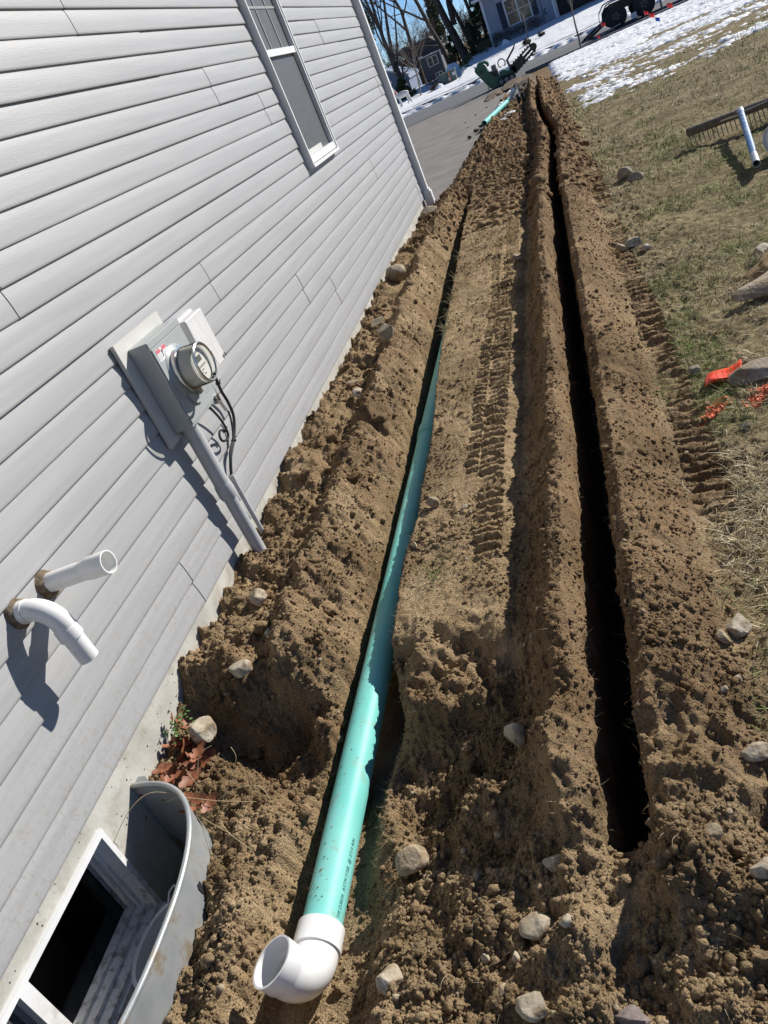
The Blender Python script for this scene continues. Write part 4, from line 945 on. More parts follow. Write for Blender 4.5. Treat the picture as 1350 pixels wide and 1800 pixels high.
tag(np_mesh('broken_clods', np.vstack(Vs), np.vstack(Fs), M['soil'], np.vstack(Ts), smooth=True, attr='mask'), 'broken lumps of soil lying on the mound and rough ground', None, None, 'stuff')
r = np.random.default_rng(505); n = 4200
y = 8.0 * np.exp(r.random(n) * math.log(27 / 8.0)); x = r.uniform(0.05, 2.05, n); z, fr, lw, rg, cut, op = fields(x, y)
k = (op < 0.05) & (lw < 0.5) & (x > np.interp(y, DR_Y, DR_X) - 0.1 * r.random(n)) & (cut < 0.2); x, y, z, fr = x[k], y[k], z[k], fr[k]
S_ = np.clip(np.exp(r.normal(math.log(0.016), 0.5, len(x))), 0.008, 0.06)
tag(scatter_mesh('far_clods', ICO2, np.stack([x, y, z + S_ * 0.1], 1), S_, 506, M['soil'], np.stack([np.clip(fr + r.uniform(-.1, .5, len(x)), 0, 1), 0 * fr, 0 * fr], 1), jitter=0.26), 'dark soil clods strewn over the far part of the dug strip', None, None, 'stuff')
x, y, z, fr, r = crumb_points(1100, 91)
S_ = np.clip(np.exp(r.normal(math.log(0.0042), 0.45, len(x))), 0.002, 0.011)
tag(scatter_mesh('pebbles', ICO2, np.stack([x, y, z + S_ * 0.35], 1), S_, 92, M['rock_tan'], jitter=0.2), 'small pale pebbles strewn over the dug ground', None, None, 'stuff')

# ------------------------------------------------------------------ grass, straw, roots
def blades(n_, seed, pick, length, width, cols, lean=0.9, seg=3):
    r = np.random.default_rng(seed); x, y, z, m = pick(r, n_); n = len(x)
    L = length * np.exp(r.normal(0, 0.35, n)); W = width * r.uniform(0.7, 1.3, n) * m
    a = r.uniform(0, 2 * np.pi, n); el = np.clip(r.normal(1.0, 0.45, n) * lean, 0.05, 1.5)
    d = np.stack([np.cos(a), np.sin(a)], 1); side = np.stack([-np.sin(a), np.cos(a)], 1)
    V = []; bend = r.uniform(0.2, 1.6, n); curl = r.normal(0, 0.7, n)
    px = np.zeros((n, 3)); px[:, 0] = x; px[:, 1] = y; px[:, 2] = z - 0.002
    ang = math.pi / 2 - el; aa = a.copy()
    for s_ in range(seg + 1):
        wv = W * (1 - s_ / (seg + 0.25))
        o = np.stack([-np.sin(aa) * wv, np.cos(aa) * wv, 0 * wv], 1)
        V.append(px - o); V.append(px + o)
        step = L / seg
        px = px + np.stack([np.cos(aa) * np.cos(ang) * step, np.sin(aa) * np.cos(ang) * step, np.sin(ang) * step], 1)
        px[:, 2] = np.maximum(px[:, 2], z + 0.001)
        ang = ang - bend / seg; aa = aa + curl / seg
    V = np.stack(V, 1).reshape(-1, 3); k = 2 * (seg + 1)
    f0 = np.array([[2 * i, 2 * i + 1, 2 * i + 3, 2 * i + 2] for i in range(seg)])
    F = (f0[None] + (np.arange(n) * k)[:, None, None]).reshape(-1, 4)
    c = cols(r, x, y); return V, F, np.repeat(c, k, 0)
STRAW = np.array([0.56, 0.455, 0.275]); GREEN = np.array([0.19, 0.235, 0.065]); BROWN = np.array([0.25, 0.18, 0.10]); PALE = np.array([0.66, 0.57, 0.40])
def lawn_cols(r, x, y):
    g = ss(0.02, 0.40, fbm(x * 1.6, y * 1.1, 3, 801) + 0.45 * fbm(x * 6, y * 5, 2, 811) + 0.20 + 0.26 * ss(2, 7, y) + r.normal(0, 0.16, len(x)))
    base = np.where(r.random(len(x))[:, None] < 0.42, BROWN, STRAW)
    base = np.where(r.random(len(x))[:, None] < 0.30, PALE, base)
    return (base * (1 - g[:, None]) + GREEN * g[:, None]) * r.uniform(0.65, 1.3, (len(x), 1))
def lawn_pick(r, n):
    y = 1.35 * np.exp(r.random(n) * math.log(17 / 1.35)); u = r.random(n)
    x = 1.72 + u * (0.55 + 0.40 * y) 
    z, fr, lw, rg, cut, op = fields(x, y)
    dens = 0.45 + 1.3 * fbm(x * 3, y * 2.4, 3, 821) + 0.5 * fbm(x * 11, y * 9, 2, 831)
    keep = (r.random(n) < lw * np.clip(dens, 0.06, 1) * np.clip((x - 1.75) * 1.6 + 0.12 * y, 0.12, 1))
    m = np.maximum(1.0, 0.26 * np.hypot(y, 1.6))
    return x[keep], y[keep], z[keep], m[keep]
V, F, c = blades(170000, 83, lawn_pick, 0.052, 0.0015, lawn_cols, 1.15)
tag(np_mesh('grass', V, F, M['grass'], c), 'sparse winter lawn grass, straw coloured with green patches', None, None, 'stuff')
def root_pick(r, n):
    x, y, z, fr, _ = crumb_points(n, int(r.integers(1e6))); k = r.random(len(x)) < 0.5
    return x[k], y[k], z[k], np.ones(k.sum())
def root_cols(r, x, y): return np.where(r.random(len(x))[:, None] < 0.5, PALE * 0.8, BROWN * 1.1) * r.uniform(0.6, 1.2, (len(x), 1))
V, F, c = blades(9500, 87, root_pick, 0.035, 0.00055, root_cols, 1.1, 4)
def edge_pick(r, n):
    y = 1.25 * np.exp(r.random(n) * math.log(9 / 1.25)); w_ = r.integers(0, 4, n)
    xt = np.interp(y, XT_Y, XT_X); xl = np.interp(y, LE_Y, LE_X); xr = np.interp(y, RE_Y, RE_X)
    x = np.select([w_ == 0, w_ == 1, w_ == 2], [xt - 0.056, xt + 0.056, xr + 0.02], xl - 0.02) + r.normal(0, 0.008, n)
    z = fields(x, y)[0]; k = z > -0.1
    return x[k], y[k], z[k], np.maximum(1, 0.2 * y[k])
V2, F2, c2 = blades(1500, 88, edge_pick, 0.030, 0.0005, root_cols, 1.3, 4)
tag(np_mesh('roots_and_straw', np.vstack([V, V2]), np.vstack([F, F2 + len(V)]), M['straw'], np.vstack([c, c2])), 'fine dry roots and straw bits in the soil', None, None, 'stuff')
# tufts of living grass in the far part of the drain cut
def tuft_pick(r, n):
    cy_ = np.array([5.35, 5.7, 6.05, 6.6, 7.3, 2.42]); i = r.integers(0, 6, n); y = cy_[i] + r.normal(0, 0.06, n); x = np.interp(y, RE_Y, RE_X) + r.normal(0.01, 0.02, n) + np.where(i == 5, 0.16, 0)
    return x, y, fields(x, y)[0], np.full(n, 1.6)
V, F, c = blades(420, 89, tuft_pick, 0.07, 0.0011, lambda r, x, y: np.where(r.random(len(x))[:, None] < 0.5, GREEN * 0.9, STRAW * 0.6), 0.8, 3)
tag(np_mesh('grass_tufts', V, F, M['grass'], c), 'tufts of living grass on the edge of the drain cut', None, None, 'stuff')
M['straw_stem'] = pm('dry_straw', (0.42, 0.32, 0.16), (0.55, 0.44, 0.25), scale=20, rough=0.7)
# straw wisps by the window well
rr = random.Random(77)
for i, pts in enumerate([
    [(0.13, 1.50, .10), (0.20, 1.49, .12), (0.30, 1.50, .07), (0.40, 1.52, .02)], [(0.20, 1.52, .05), (0.23, 1.56, .12), (0.25, 1.60, .17), (0.29, 1.62, .18)],
    [(0.28, 1.50, .03), (0.33, 1.56, .09), (0.36, 1.60, .13), (0.35, 1.62, .16)], [(0.16, 1.51, .08), (0.28, 1.44, .06), (0.36, 1.40, .04)],
    [(0.25, 1.49, .05), (0.36, 1.50, .10), (0.46, 1.50, .10), (0.50, 1.45, .03)], [(-0.005, 1.36, .10), (0.05, 1.44, .15), (0.10, 1.50, .15), (0.18, 1.51, .11)],
    [(0.30, 1.46, .03), (0.38, 1.38, .06), (0.45, 1.34, .03)], [(0.22, 1.55, .06), (0.24, 1.53, .12), (0.21, 1.56, .16)]]):
    wire('straw_stalk', pts, 0.0010, M['straw_stem'], 'thin straw stalk among the dry grass behind the window well', 'straw', group='straw stalks behind the window well')

# ------------------------------------------------------------------ dry oak leaves against the foundation
def leaf_mesh(seed):
    r = random.Random(seed); L = 0.12; half = []
    n = 26
    for i in range(n + 1):
        t = i / n; env = math.sin(math.pi * min(1, t * 0.96 + 0.02)) ** 0.7 * 0.031
        lob = 0.45 + 0.55 * abs(math.sin(t * math.pi * 3.4 + 0.5)) ** 0.8
        half.append((t * L, env * lob * r.uniform(0.9, 1.1)))
    cu, cv, tw = r.uniform(4, 11), r.uniform(8, 20), r.uniform(-6, 6)
    vs = []; fs = []
    for i, (t, wd) in enumerate(half):
        for k, u in enumerate((-1, -0.45, 0, 0.45, 1)):
            yv = u * wd; zz = cu * 0.06 * (t - L / 2) ** 2 * 10 + cv * yv * yv + tw * yv * (t - L / 2) + (0.0015 if k == 2 else 0)
            vs.append((t - L / 2, yv, zz))
    for i in range(n):
        for k in range(4): a = i * 5 + k; fs.append((a, a + 1, a + 6, a + 5))
    m = bpy.data.meshes.new('oak_leaf'); m.from_pydata(vs, [], fs); m.update(); shade_auto(m, 60); m.materials.append(M['leaf']); return m
LM = [leaf_mesh(s_) for s_ in range(6)]
lr = random.Random(5)
def leaf(x, y, z, rot, sc):
    o = bpy.data.objects.new('oak_leaf', LM[lr.randrange(6)]); COL.objects.link(o); o.location = (x, y, z); o.rotation_euler = rot; o.scale = (sc,) * 3
    tag(o, 'russet dry oak leaf in the drift between foundation and window well', 'leaf', 'dry oak leaves drifted against the foundation')
for i in range(34):
    t = lr.random(); x = 0.015 + lr.random() * 0.10 + 0.05 * t; y = 1.87 - 0.31 * t + lr.uniform(-.03, .03)
    leaf(x, y, max(H(x, y), -0.05) + 0.012 + lr.random() * 0.05, (lr.uniform(-1.0, 1.0), lr.uniform(-1.1, 0.6), lr.uniform(0, 6.3)), lr.uniform(0.40, 0.85))
for i in range(3):
    leaf(lr.uniform(.14, .30), lr.uniform(1.48, 1.6), 0.07, (lr.uniform(-.6, .6), lr.uniform(-.6, .6), lr.uniform(0, 6.3)), lr.uniform(.6, .9))
wd = thing('weed', (0.04, 1.84, 0.06), 'little green weed growing at the foundation among the oak leaves', 'plant')
b = MB(); b.tube([(0.04, 1.84, 0.03), (0.04, 1.84, 0.14)], 0.0015, 5); b.build('stem', M['weed'], wd)
b = MB()
for i in range(60):
    c = Vector((0.04 + lr.gauss(0, .022), 1.83 + lr.gauss(0, .035), 0.115 + lr.gauss(0, .014))); u = Vector((lr.gauss(0, 1), lr.gauss(0, 1), lr.gauss(0, .5))).normalized() * 0.007; v2 = u.cross(Vector((lr.gauss(0, .3), lr.gauss(0, .3), 1))).normalized() * 0.006
    b.add([c - u, c - v2 * .8, c + u, c + v2 * .8], [(0, 1, 2, 3)])
b.build('leaves', M['weed'], wd)

# ------------------------------------------------------------------ flag, paint marks, turf clod, rake, bucket
fl = thing('marker_flag', (2.10, 3.45, 0.0), 'folded orange marker flag lying on the grass beside the grey stone', 'flag')
b = MB(); fx, fy = 2.03, 3.46
def flag_pt(u, v): return (fx + u * 0.15 + v * 0.03, fy - 0.06 + v * 0.13 + u * 0.02, H(2.1, 3.45) + 0.014 + 0.010 * math.sin(u * 5.0 + 1) + 0.009 * math.sin(v * 5 + u * 3))
b.rings([[flag_pt(i / 8, j / 8) for i in range(9)] for j in range(9)], close=False); o_ = b.build('sheet', M['orange_flag'], fl, True); o_.modifiers.new('solid', 'SOLIDIFY').thickness = 0.0012
b = MB(); b.rings([[tuple(Vector(flag_pt(i / 8 * 0.9 + 0.12, j / 8)) + Vector((0, 0.006, 0.004 + 0.010 * i / 8))) for i in range(9)] for j in range(8)], close=False); o_ = b.build('fold', M['orange_flag'], fl, True); o_.modifiers.new('solid', 'SOLIDIFY').thickness = 0.0012
pr = np.random.default_rng(55)
def paint(x0, y0, x1, y1, wd_, label):
    n = 150; t = pr.random(n); x = x0 + (x1 - x0) * t + pr.normal(0, wd_, n); y = y0 + (y1 - y0) * t + pr.normal(0, wd_, n)
    z = fields(x, y)[0]; V = []; F = []
    for i in range(n):
        a = pr.uniform(0, 6.28); l = pr.uniform(.004, .02); wv = pr.uniform(.0015, .004); c_, s_ = math.cos(a), math.sin(a); k = len(V); zz = z[i] + pr.uniform(.002, .010)
        V += [(x[i] + c_ * l - s_ * wv, y[i] + s_ * l + c_ * wv, zz), (x[i] - c_ * l - s_ * wv, y[i] - s_ * l + c_ * wv, zz - .002), (x[i] - c_ * l + s_ * wv, y[i] - s_ * l - c_ * wv, zz), (x[i] + c_ * l + s_ * wv, y[i] + s_ * l - c_ * wv, zz + .003)]
        F.append((k, k + 1, k + 2, k + 3))
    tag(np_mesh('paint_mark', np.array(V), np.array(F), M['orange_paint']), label, 'paint mark', 'orange utility paint marks on the grass')
paint(1.995, 3.16, 2.09, 3.28, 0.014, 'orange paint dash on the grass nearest the tread prints')
paint(2.16, 3.16, 2.26, 3.27, 0.016, 'orange paint dash on the grass under the long grey stone')

rk_ = thing('landscape_rake', (3.1, 8.4, 0.05), 'wide landscape rake with a blue handle lying on the lawn at right', 'rake')
z8 = H(3.2, 8.4)
rl, rr2 = Vector((2.78, 8.50, z8 + 0.12)), Vector((4.05, 8.16, z8 + 0.16))
b = MB(); b.bar(rl, rr2, 0.05, 0.075, (0, -0.35, 1)); o_ = b.build('head_bar', M['rake_wood'], rk_); bv = o_.modifiers.new('bevel', 'BEVEL'); bv.width = 0.018; bv.segments = 3
for i in range(34):
    p = rl.lerp(rr2, (i + 0.5) / 34); b = MB(); b.tube([p + Vector((0, -0.02, -0.03)), p + Vector((0.0, -0.05, -0.075)), p + Vector((0.005, -0.055, -0.125))], 0.0045, 6); b.build('tine', M['rake_wood'], rk_)
hA, hB = Vector((3.22, 8.30, z8 + 0.17)), Vector((2.965, 6.62, z8 + 0.075))
b = MB(); b.tube([hA.lerp(hB, 0.05), hA.lerp(hB, 0.88)], 0.026, 18); b.build('handle', M['rake_blue'], rk_, True)
b = MB(); shell(b, [hA.lerp(hB, 0.86), hA.lerp(hB, 0.93), hB], [0.0275, 0.0275, 0.0275], [0.024, 0.024, 0.024], 18); b.build('handle_end', M['rake_metal'], rk_, True)
b = MB(); b.tube([hA, hA.lerp(hB, 0.07)], [0.029, 0.029], 16); b.build('handle_socket', M['rake_metal'], rk_, True)
b = MB(); b.tube([rl.lerp(rr2, .22) + Vector((0, -.04, .0)), hA.lerp(hB, .05) + Vector((-.03, -.02, -.01)), hA.lerp(hB, .05) + Vector((.03, 0, .0)), rl.lerp(rr2, .62) + Vector((0, -.04, .03)), rr2 + Vector((0, -.04, .02))], 0.006, 6); b.build('brace_rope', M['rope'], rk_)

bk = thing('bucket', (3.30, 6.98, 0.02), 'white bucket tipped on its side at the right edge behind the rake handle', 'bucket')
zb_ = H(3.3, 7.0) + 0.10
b = MB(); shell(b, [(3.36, 7.10, zb_), (3.27, 7.04, zb_), (3.175, 6.98, zb_)], [0.085, 0.098, 0.112], [0.08, 0.093, 0.107], 28); b.build('body', M['plastic_white'], bk, True)
b = MB(); b.tube([(3.20, 6.995, zb_), (3.188, 6.988, zb_)], [0.118, 0.118], 28); b.build('rim_band', M['plastic_white'], bk, True)

# turf clod under the slab
tc_ = thing('turf_clod', (2.62, 4.68, 0.0), 'lifted clod of turf and soil behind the flat stone slab', 'turf clod')
v = rock_verts(99, 14, ICO3, 0.14) * np.array([.26, .20, .06]); me = bpy.data.meshes.new('soil_lump'); me.from_pydata(v.tolist(), [], ICO3[1].tolist()); me.update(); shade_auto(me, 60)
o_ = link('soil_lump', me, M['soil'], tc_); o_.location = (0.02, -0.05, 0.025)
def clod_pick(r, n):
    x = 2.62 + r.normal(0, .13, n); y = 4.70 + r.normal(0, .09, n); return x, y, np.full(n, 0.055), np.full(n, 1.3)
V, F, c = blades(260, 97, clod_pick, 0.05, 0.0012, lambda r, x, y: np.where(r.random(len(x))[:, None] < .4, GREEN, STRAW * .8), 1.0)
o_ = np_mesh('turf_grass', V - np.array([2.62, 4.68, 0]), F, M['grass'], c); o_.parent = tc_

# ------------------------------------------------------------------ background: street side
def gz(x, y): return float(macro(np.array([float(x)]), np.array([float(y)]))[0])

# walk-behind trencher
tr = thing('trencher', (-0.05, 36.4, gz(0, 36.4) - 0.03), 'green walk-behind trencher with raised digging chain at the end of the cut', 'trencher', None)
B = Vector((-0.42, 36.4, gz(0, 36.4) - 0.02))
def tb(): return MB()
def pbox(mb, x0, x1, y0, y1, z0, z1): mb.box(B.x + x0, B.x + x1, B.y + y0, B.y + y1, B.z + z0, B.z + z1); return mb
def pp(poly, y0, y1): return MB().prism(poly, y1 - y0, ((B.x, B.y + y0, B.z), (1, 0, 0), (0, 0, 1), (0, 1, 0)))
pp([(-0.06, 0.10), (0.02, 0.04), (0.50, 0.04), (0.52, 0.34), (0.24, 0.40), (0.08, 0.60), (-0.02, 0.92), (-0.10, 0.98), (-0.34, 0.98), (-0.43, 0.90), (-0.42, 0.80)], -0.30, 0.30).build('engine_hood', M['mach_green'], tr)
pp([(-0.32, 0.981), (-0.24, 1.08), (0.04, 1.07), (0.16, 0.96), (0.15, 0.84), (0.07, 0.84), (0.05, 0.94), (-0.01, 0.981)], -0.24, 0.24).build('control_hood', M['mach_green'], tr)
pp([(0.42, 0.12), (1.02, 0.14), (0.96, 0.30), (0.62, 0.50), (0.45, 0.46)], -0.27, 0.27).build('side_panel', M['mach_green'], tr)
m = tb(); pbox(m, 0.02, 0.40, -0.26, 0.26, 0.36, 0.62); m.build('engine', M['mach_black'], tr)
m = tb()
for k in range(4): pbox(m, 0.20 + k * 0.05, 0.235 + k * 0.05, -0.28, 0.22, 0.58, 0.80)
m.build('air_cleaner', M['mach_metal'], tr)
for s_ in (-1, 1):
    m = tb(); yc = B.y + s_ * 0.33
    pts = [(0.28, .16), (0.33, .04), (0.45, 0.0), (0.85, 0.0), (0.97, .04), (1.02, .16), (0.95, .27), (0.82, .30), (0.5, .30), (0.34, .27)]
    m.prism(pts, 0.13, ((B.x, yc - 0.065, B.z), (1, 0, 0), (0, 0, 1), (0, 1, 0))); tk = m.build('track', M['tyre'], tr)
    for wx in (0.42, 0.64, 0.86):
        q = MB(); q.tube([(B.x + wx, yc - 0.075, B.z + 0.14), (B.x + wx, yc + 0.075, B.z + 0.14)], 0.085, 16); child(q, 'roller', M['mach_metal'], tk, tr, True)
r0, r1 = Vector((B.x + 0.95, B.y, B.z + 0.34)), Vector((B.x + 1.92, B.y, B.z + 0.80))
d_ = (r1 - r0).normalized(); up_ = Vector((-d_.z, 0, d_.x))
m = tb(); m.bar(r0, r0.lerp(r1, .55), 0.10, 0.24, up_); m.bar(r0, r1, 0.06, 0.10, up_); bm_ = m.build('boom', M['mach_black'], tr)
m = tb()
for s_ in (-1, 1):
    m.bar(r0 + up_ * 0.145 * s_, r1 + up_ * 0.125 * s_, 0.12, 0.065, up_)
m.tube([r1 + Vector((0, -.05, 0)), r1 + Vector((0, .05, 0))], 0.135, 20); m.tube([r0 + Vector((0, -.05, 0)), r0 + Vector((0, .05, 0))], 0.15, 20); m.build('digging_chain', M['mach_black'], tr)
for i in range(9):
    m = tb(); c_ = r0.lerp(r1, (i + .5) / 9) + up_ * 0.15; m.prism([(-.045, -.01), (.04, -.01), (.05, .055), (.02, .07)], 0.11, (c_ + Vector((0, -.055, 0)), d_, up_, (0, 1, 0))); m.build('chain_tooth', M['mach_black'], tr)
for i in range(8):
    m = tb(); c_ = r0.lerp(r1, (i + .5) / 8) - up_ * 0.14; m.prism([(-.045, .01), (.04, .01), (.03, -.05), (-.03, -.06)][::-1], 0.11, (c_ + Vector((0, -.055, 0)), d_, up_, (0, 1, 0))); m.build('chain_tooth', M['mach_black'], tr)
m = tb(); m.tube([(B.x + .62 + .14 * math.cos(a), B.y - .1, B.z + .74 + .15 * math.sin(a)) for a in (math.radians(t) for t in range(-60, 250, 18))], 0.022, 8); m.build('lift_loop', M['mach_black'], tr, True)
m = tb(); m.bar((B.x + .88, B.y, B.z + .50), (B.x + .84, B.y, B.z + .78), .10, .08); m.bar((B.x + .84, B.y, B.z + .74), (B.x + 1.22, B.y, B.z + 1.06), .12, .07); m.bar((B.x + 1.16, B.y, B.z + .98), (B.x + 1.28, B.y, B.z + 1.16), .10, .05); m.build('crumber_arm', M['mach_black'], tr)
m = tb(); m.tube([(B.x - .34, B.y - .2, B.z + .90), (B.x - .42, B.y - .2, B.z + .99), (B.x - .42, B.y + .2, B.z + .99), (B.x - .34, B.y + .2, B.z + .90)], .015, 8); m.build('handlebar', M['mach_black'], tr)
m = tb(); m.tube([(B.x - .05, B.y - .31, B.z + .16), (B.x - .13, B.y - .31, B.z + .13), (B.x - .10, B.y - .31, B.z + .03), (B.x + .0, B.y - .31, B.z + .02)], .02, 8); m.build('tie_down_loop', M['mach_metal'], tr, True)
m = tb(); pbox(m, -0.24, -0.12, -0.306, -0.301, .70, .80); m.build('gauge_panel', M['mach_black'], tr)
# spoil under and behind the machine
M['topsoil'] = pm('dark_topsoil', (0.075, 0.05, 0.03), (0.17, 0.115, 0.068), scale=5, rough=0.97, bump=0.06, bscale=9, detail=8)
def lump(name, x, y, sx, sy, sz, seed, label):
    v = rock_verts(seed, 12, ICO3, 0.16) * np.array([sx, sy, sz]) ; me = bpy.data.meshes.new(name); me.from_pydata(v.tolist(), [], ICO3[1].tolist()); me.update(); shade_auto(me, 60)
    v = v * (1 + 0.05 * np.random.default_rng(seed).normal(size=(len(v), 1))); me.vertices.foreach_set('co', v.astype(np.float32).ravel()); me.update()
    o = link(name, me, M['topsoil']); o.location = (x, y, gz(x, y) - 0.01); a = me.color_attributes.new('mask', 'FLOAT_COLOR', 'POINT'); a.data.foreach_set('color', [1.0, 0.0, 0.0, 1.0] * len(v))
    return tag(o, label, 'soil heap', 'soil heaps beside the driveway')
lump('soil_heap', 0.55, 32.5, 0.75, 2.3, 0.16, 201, 'long dark soil heap in front of the green trencher')
lump('soil_heap', -0.15, 30.8, 0.40, 1.6, 0.10, 202, 'low dark soil heap spilling on the driveway edge')
lump('soil_heap', 1.05, 28.0, 0.5, 1.4, 0.22, 203, 'heap of soil closing the far end of the long cut')
for i, (x_, y_, s_) in enumerate([(0.02, 19.3, .13), (-0.05, 18.3, .11), (0.10, 20.0, .15), (0.15, 18.9, .08), (0.38, 24.2, .17), (-.35, 24.8, .06), (-.55, 23.5, .05), (-.1, 26, .06), (-.3, 21.2, .04)]):
    v = rock_verts(300 + i, 8, ICO3, 0.12) * np.array([s_ * .55, s_ * .45, s_ * .3]); me = bpy.data.meshes.new('soil_clod'); me.from_pydata(v.tolist(), [], ICO3[1].tolist()); me.update(); shade_auto(me, 40)
    o = link('soil_clod', me, M['topsoil']); o.location = (x_, y_, gz(x_, y_) + s_ * .03); a = me.color_attributes.new('mask', 'FLOAT_COLOR', 'POINT'); a.data.foreach_set('color', [1.0, 0, 0, 1.0] * len(v))
    tag(o, 'dark soil clod lying by the driveway edge', 'soil clod', 'soil clods along the driveway')
dl_ = thing('pipe_dolly', (0.98, 21.9, gz(1, 22)), 'small black wheeled hand cart beside the loose green pipe', 'hand cart')
zq = gz(1, 22)
for s_ in (0, 1):
    m = MB(); m.tube([(0.93 + .12 * s_, 21.6, zq + .12), (0.93 + .12 * s_ + .06, 21.6, zq + .12)], .12, 18); m.build('wheel', M['tyre'], dl_, True)
m = MB(); m.bar((1.0, 21.6, zq + .12), (0.98, 22.3, zq + .36), .05, .05); m.bar((0.86, 21.65, zq + .18), (0.98, 22.0, zq + .30), .03, .03); m.build('frame', M['mach_metal'], dl_)
m = MB(); m.bar((0.80, 21.9, zq + .12), (0.92, 22.0, zq + .34), .05, .14); m.build('rest', M['plastic_white'], dl_)

# flat bed trailer at the kerb
tl = thing('trailer', (5.3, 40.3, -0.5), 'black tandem axle trailer with lowered ramps parked at the kerb', 'trailer')
for wx in (4.86, 5.98):
    for yy in (39.55, 41.3):
        m = MB(); m.tube([(wx, yy - .12, -.08), (wx, yy - .11, -.08), (wx, yy + .11, -.08), (wx, yy + .12, -.08)], [.40, .43, .43, .40], 28); wl = m.build('wheel', M['tyre'], tl, True)
        m = MB(); m.tube([(wx, yy - .135, -.08), (wx, yy - .10, -.08)], [.17, .21], 16); child(m, 'rim', M['mach_black'], wl, tl, True)
        for kk in range(5):
            a = kk * 1.2566; q = MB(); q.tube([(wx + .1 * math.cos(a), yy - .15, -.08 + .1 * math.sin(a)), (wx + .1 * math.cos(a), yy - .13, -.08 + .1 * math.sin(a))], .022, 6); child(q, 'lug_nut', M['mach_metal'], wl, tl)
for yy in (39.38, 41.1):
    pts = [(4.30, -.10), (4.36, .22), (4.58, .46), (4.80, .50), (6.1, .50), (6.42, .30), (6.45, .1)]
    rings = [[(px_, yy, pz), (px_, yy + .36, pz)] for px_, pz in pts]; m = MB(); m.rings(rings, close=False); m.rings([[(p_[0][0], p_[0][1], p_[0][2] - .03), (p_[1][0], p_[1][1], p_[1][2] - .03)] for p_ in rings], close=False); m.rings([[(px_, yy, pz), (px_, yy, pz - .035)] for px_, pz in pts], close=False)
    m.build('fender', M['mach_black'], tl); 
    m = MB(); m.tube([(px_, yy - .01, pz + .006) for px_, pz in pts[2:]], .014, 6); m.build('fender_edge', M['plastic_white'], tl)
m = MB(); m.box(4.7, 9.5, 39.75, 41.05, .08, .20); m.box(4.7, 9.5, 39.75, 39.85, .2, .42); m.build('bed', M['mach_black'], tl)
for yy, xa in ((39.95, 3.55), (40.85, 3.40)):
    m = MB(); m.bar((xa, yy, -.50), (4.95, yy, .08), .34, .06); m.build('ramp', M['ramp_wood'], tl)
    m = MB(); m.bar((xa + .1, yy - .22, -.47), (4.95, yy - .22, .07), .06, .10); m.build('ramp_rail', M['mach_black'], tl)
m = MB(); m.bar((3.9, 39.3, -.50), (4.95, 39.3, -.38), .20, .05); m.build('jack_board', M['ramp_wood'], tl)
m = MB(); m.box(5.40, 5.62, 39.30, 39.36, -.42, -.20); m.build('mud_flap', M['plastic_white'], tl)
m = MB(); m.box(6.55, 6.62, 39.42, 39.5, -.5, .9); m.build('stake_post', M['mach_metal'], tl)

def mflag(x, y, h, mat, label, lean=0.0, sc=1.0):
    z = gz(x, y); f = thing('marker_flag', (x, y, z), label, 'flag', 'small marker flags in the snowy verge')
    m = MB(); m.tube([(x, y, z - .02), (x + lean, y, z + h)], .004, 5); m.build('wire', M['wire'], f)
    m = MB(); rings = []
    for j in range(3):
        rings.append([(x + lean + i / 4 * .13 * sc, y + .03 * math.sin(i * 1.3 + j), z + h - j / 2 * .12 * sc - .015 * i) for i in range(5)])
    m.rings(rings, close=False); o = m.build('sheet', mat, f, True); o.modifiers.new('solid', 'SOLIDIFY').thickness = .002
mflag(4.05, 36.7, .56, M['red_flag'], 'red marker flag in front of the trailer ramp', .02, 1.1)
mflag(3.78, 36.2, .24, M['red_flag'], 'low red marker flag below the trailer ramp', .02, .8)
mflag(5.35, 34.0, .40, M['red_flag'], 'red marker flag between the two trailer wheels, upper one', -.02, 1.0)
mflag(5.42, 33.6, .28, M['red_flag'], 'red marker flag between the two trailer wheels, lower one', .02, 1.2)
mflag(5.95, 33.0, .35, M['red_flag'], 'red marker flag in front of the rear trailer wheel', .02, 1.2)
mflag(6.65, 31.5, .40, M['red_flag'], 'red marker flag right of the trailer wheels', .02, 1.2)
mflag(6.10, 26.8, .40, M['red_flag'], 'lone red marker flag standing in the snow at top right', .0, 1.1)
mflag(5.05, 28.8, .26, M['blue_flag'], 'blue marker flag standing in the snow', .0, .9)

# ------------------------------------------------------------------ trees
def grow(p, d, L, r, lvl, rg_, segs, depth, spread, up, out):
    n = 5 if lvl < 2 else 3; pts = [p.copy()]; rad = [r]; q = p.copy(); dd = d.copy()
    for i in range(n):
        dd = (dd + Vector((rg_.gauss(0, .10), rg_.gauss(0, .10), rg_.gauss(0, .05) + up * .06))).normalized(); q = q + dd * (L / n); pts.append(q.copy()); rad.append(r * (1 - (0.55 if lvl < 2 else .8) * (i + 1) / n))
    out.append((lvl, pts, rad))
    if lvl >= depth: return
    k = segs[lvl]
    for i in range(k):
        t = rg_.uniform(.35, 1.0) if lvl else rg_.uniform(.45, 1.0); j = min(int(t * n), n - 1); base = pts[j].lerp(pts[j + 1], t * n - j)
        a = rg_.uniform(0, 6.283); dirr = (pts[j + 1] - pts[j]).normalized(); o = dirr.orthogonal().normalized(); o = Matrix.Rotation(a, 3, dirr) @ o
        nd = (dirr * math.cos(spread) + o * math.sin(spread)).normalized()
        grow(base, nd, L * rg_.uniform(.45, .72), max(rad[j] * rg_.uniform(.38, .6), .006), lvl + 1, rg_, segs, depth, spread * rg_.uniform(.8, 1.2), up, out)
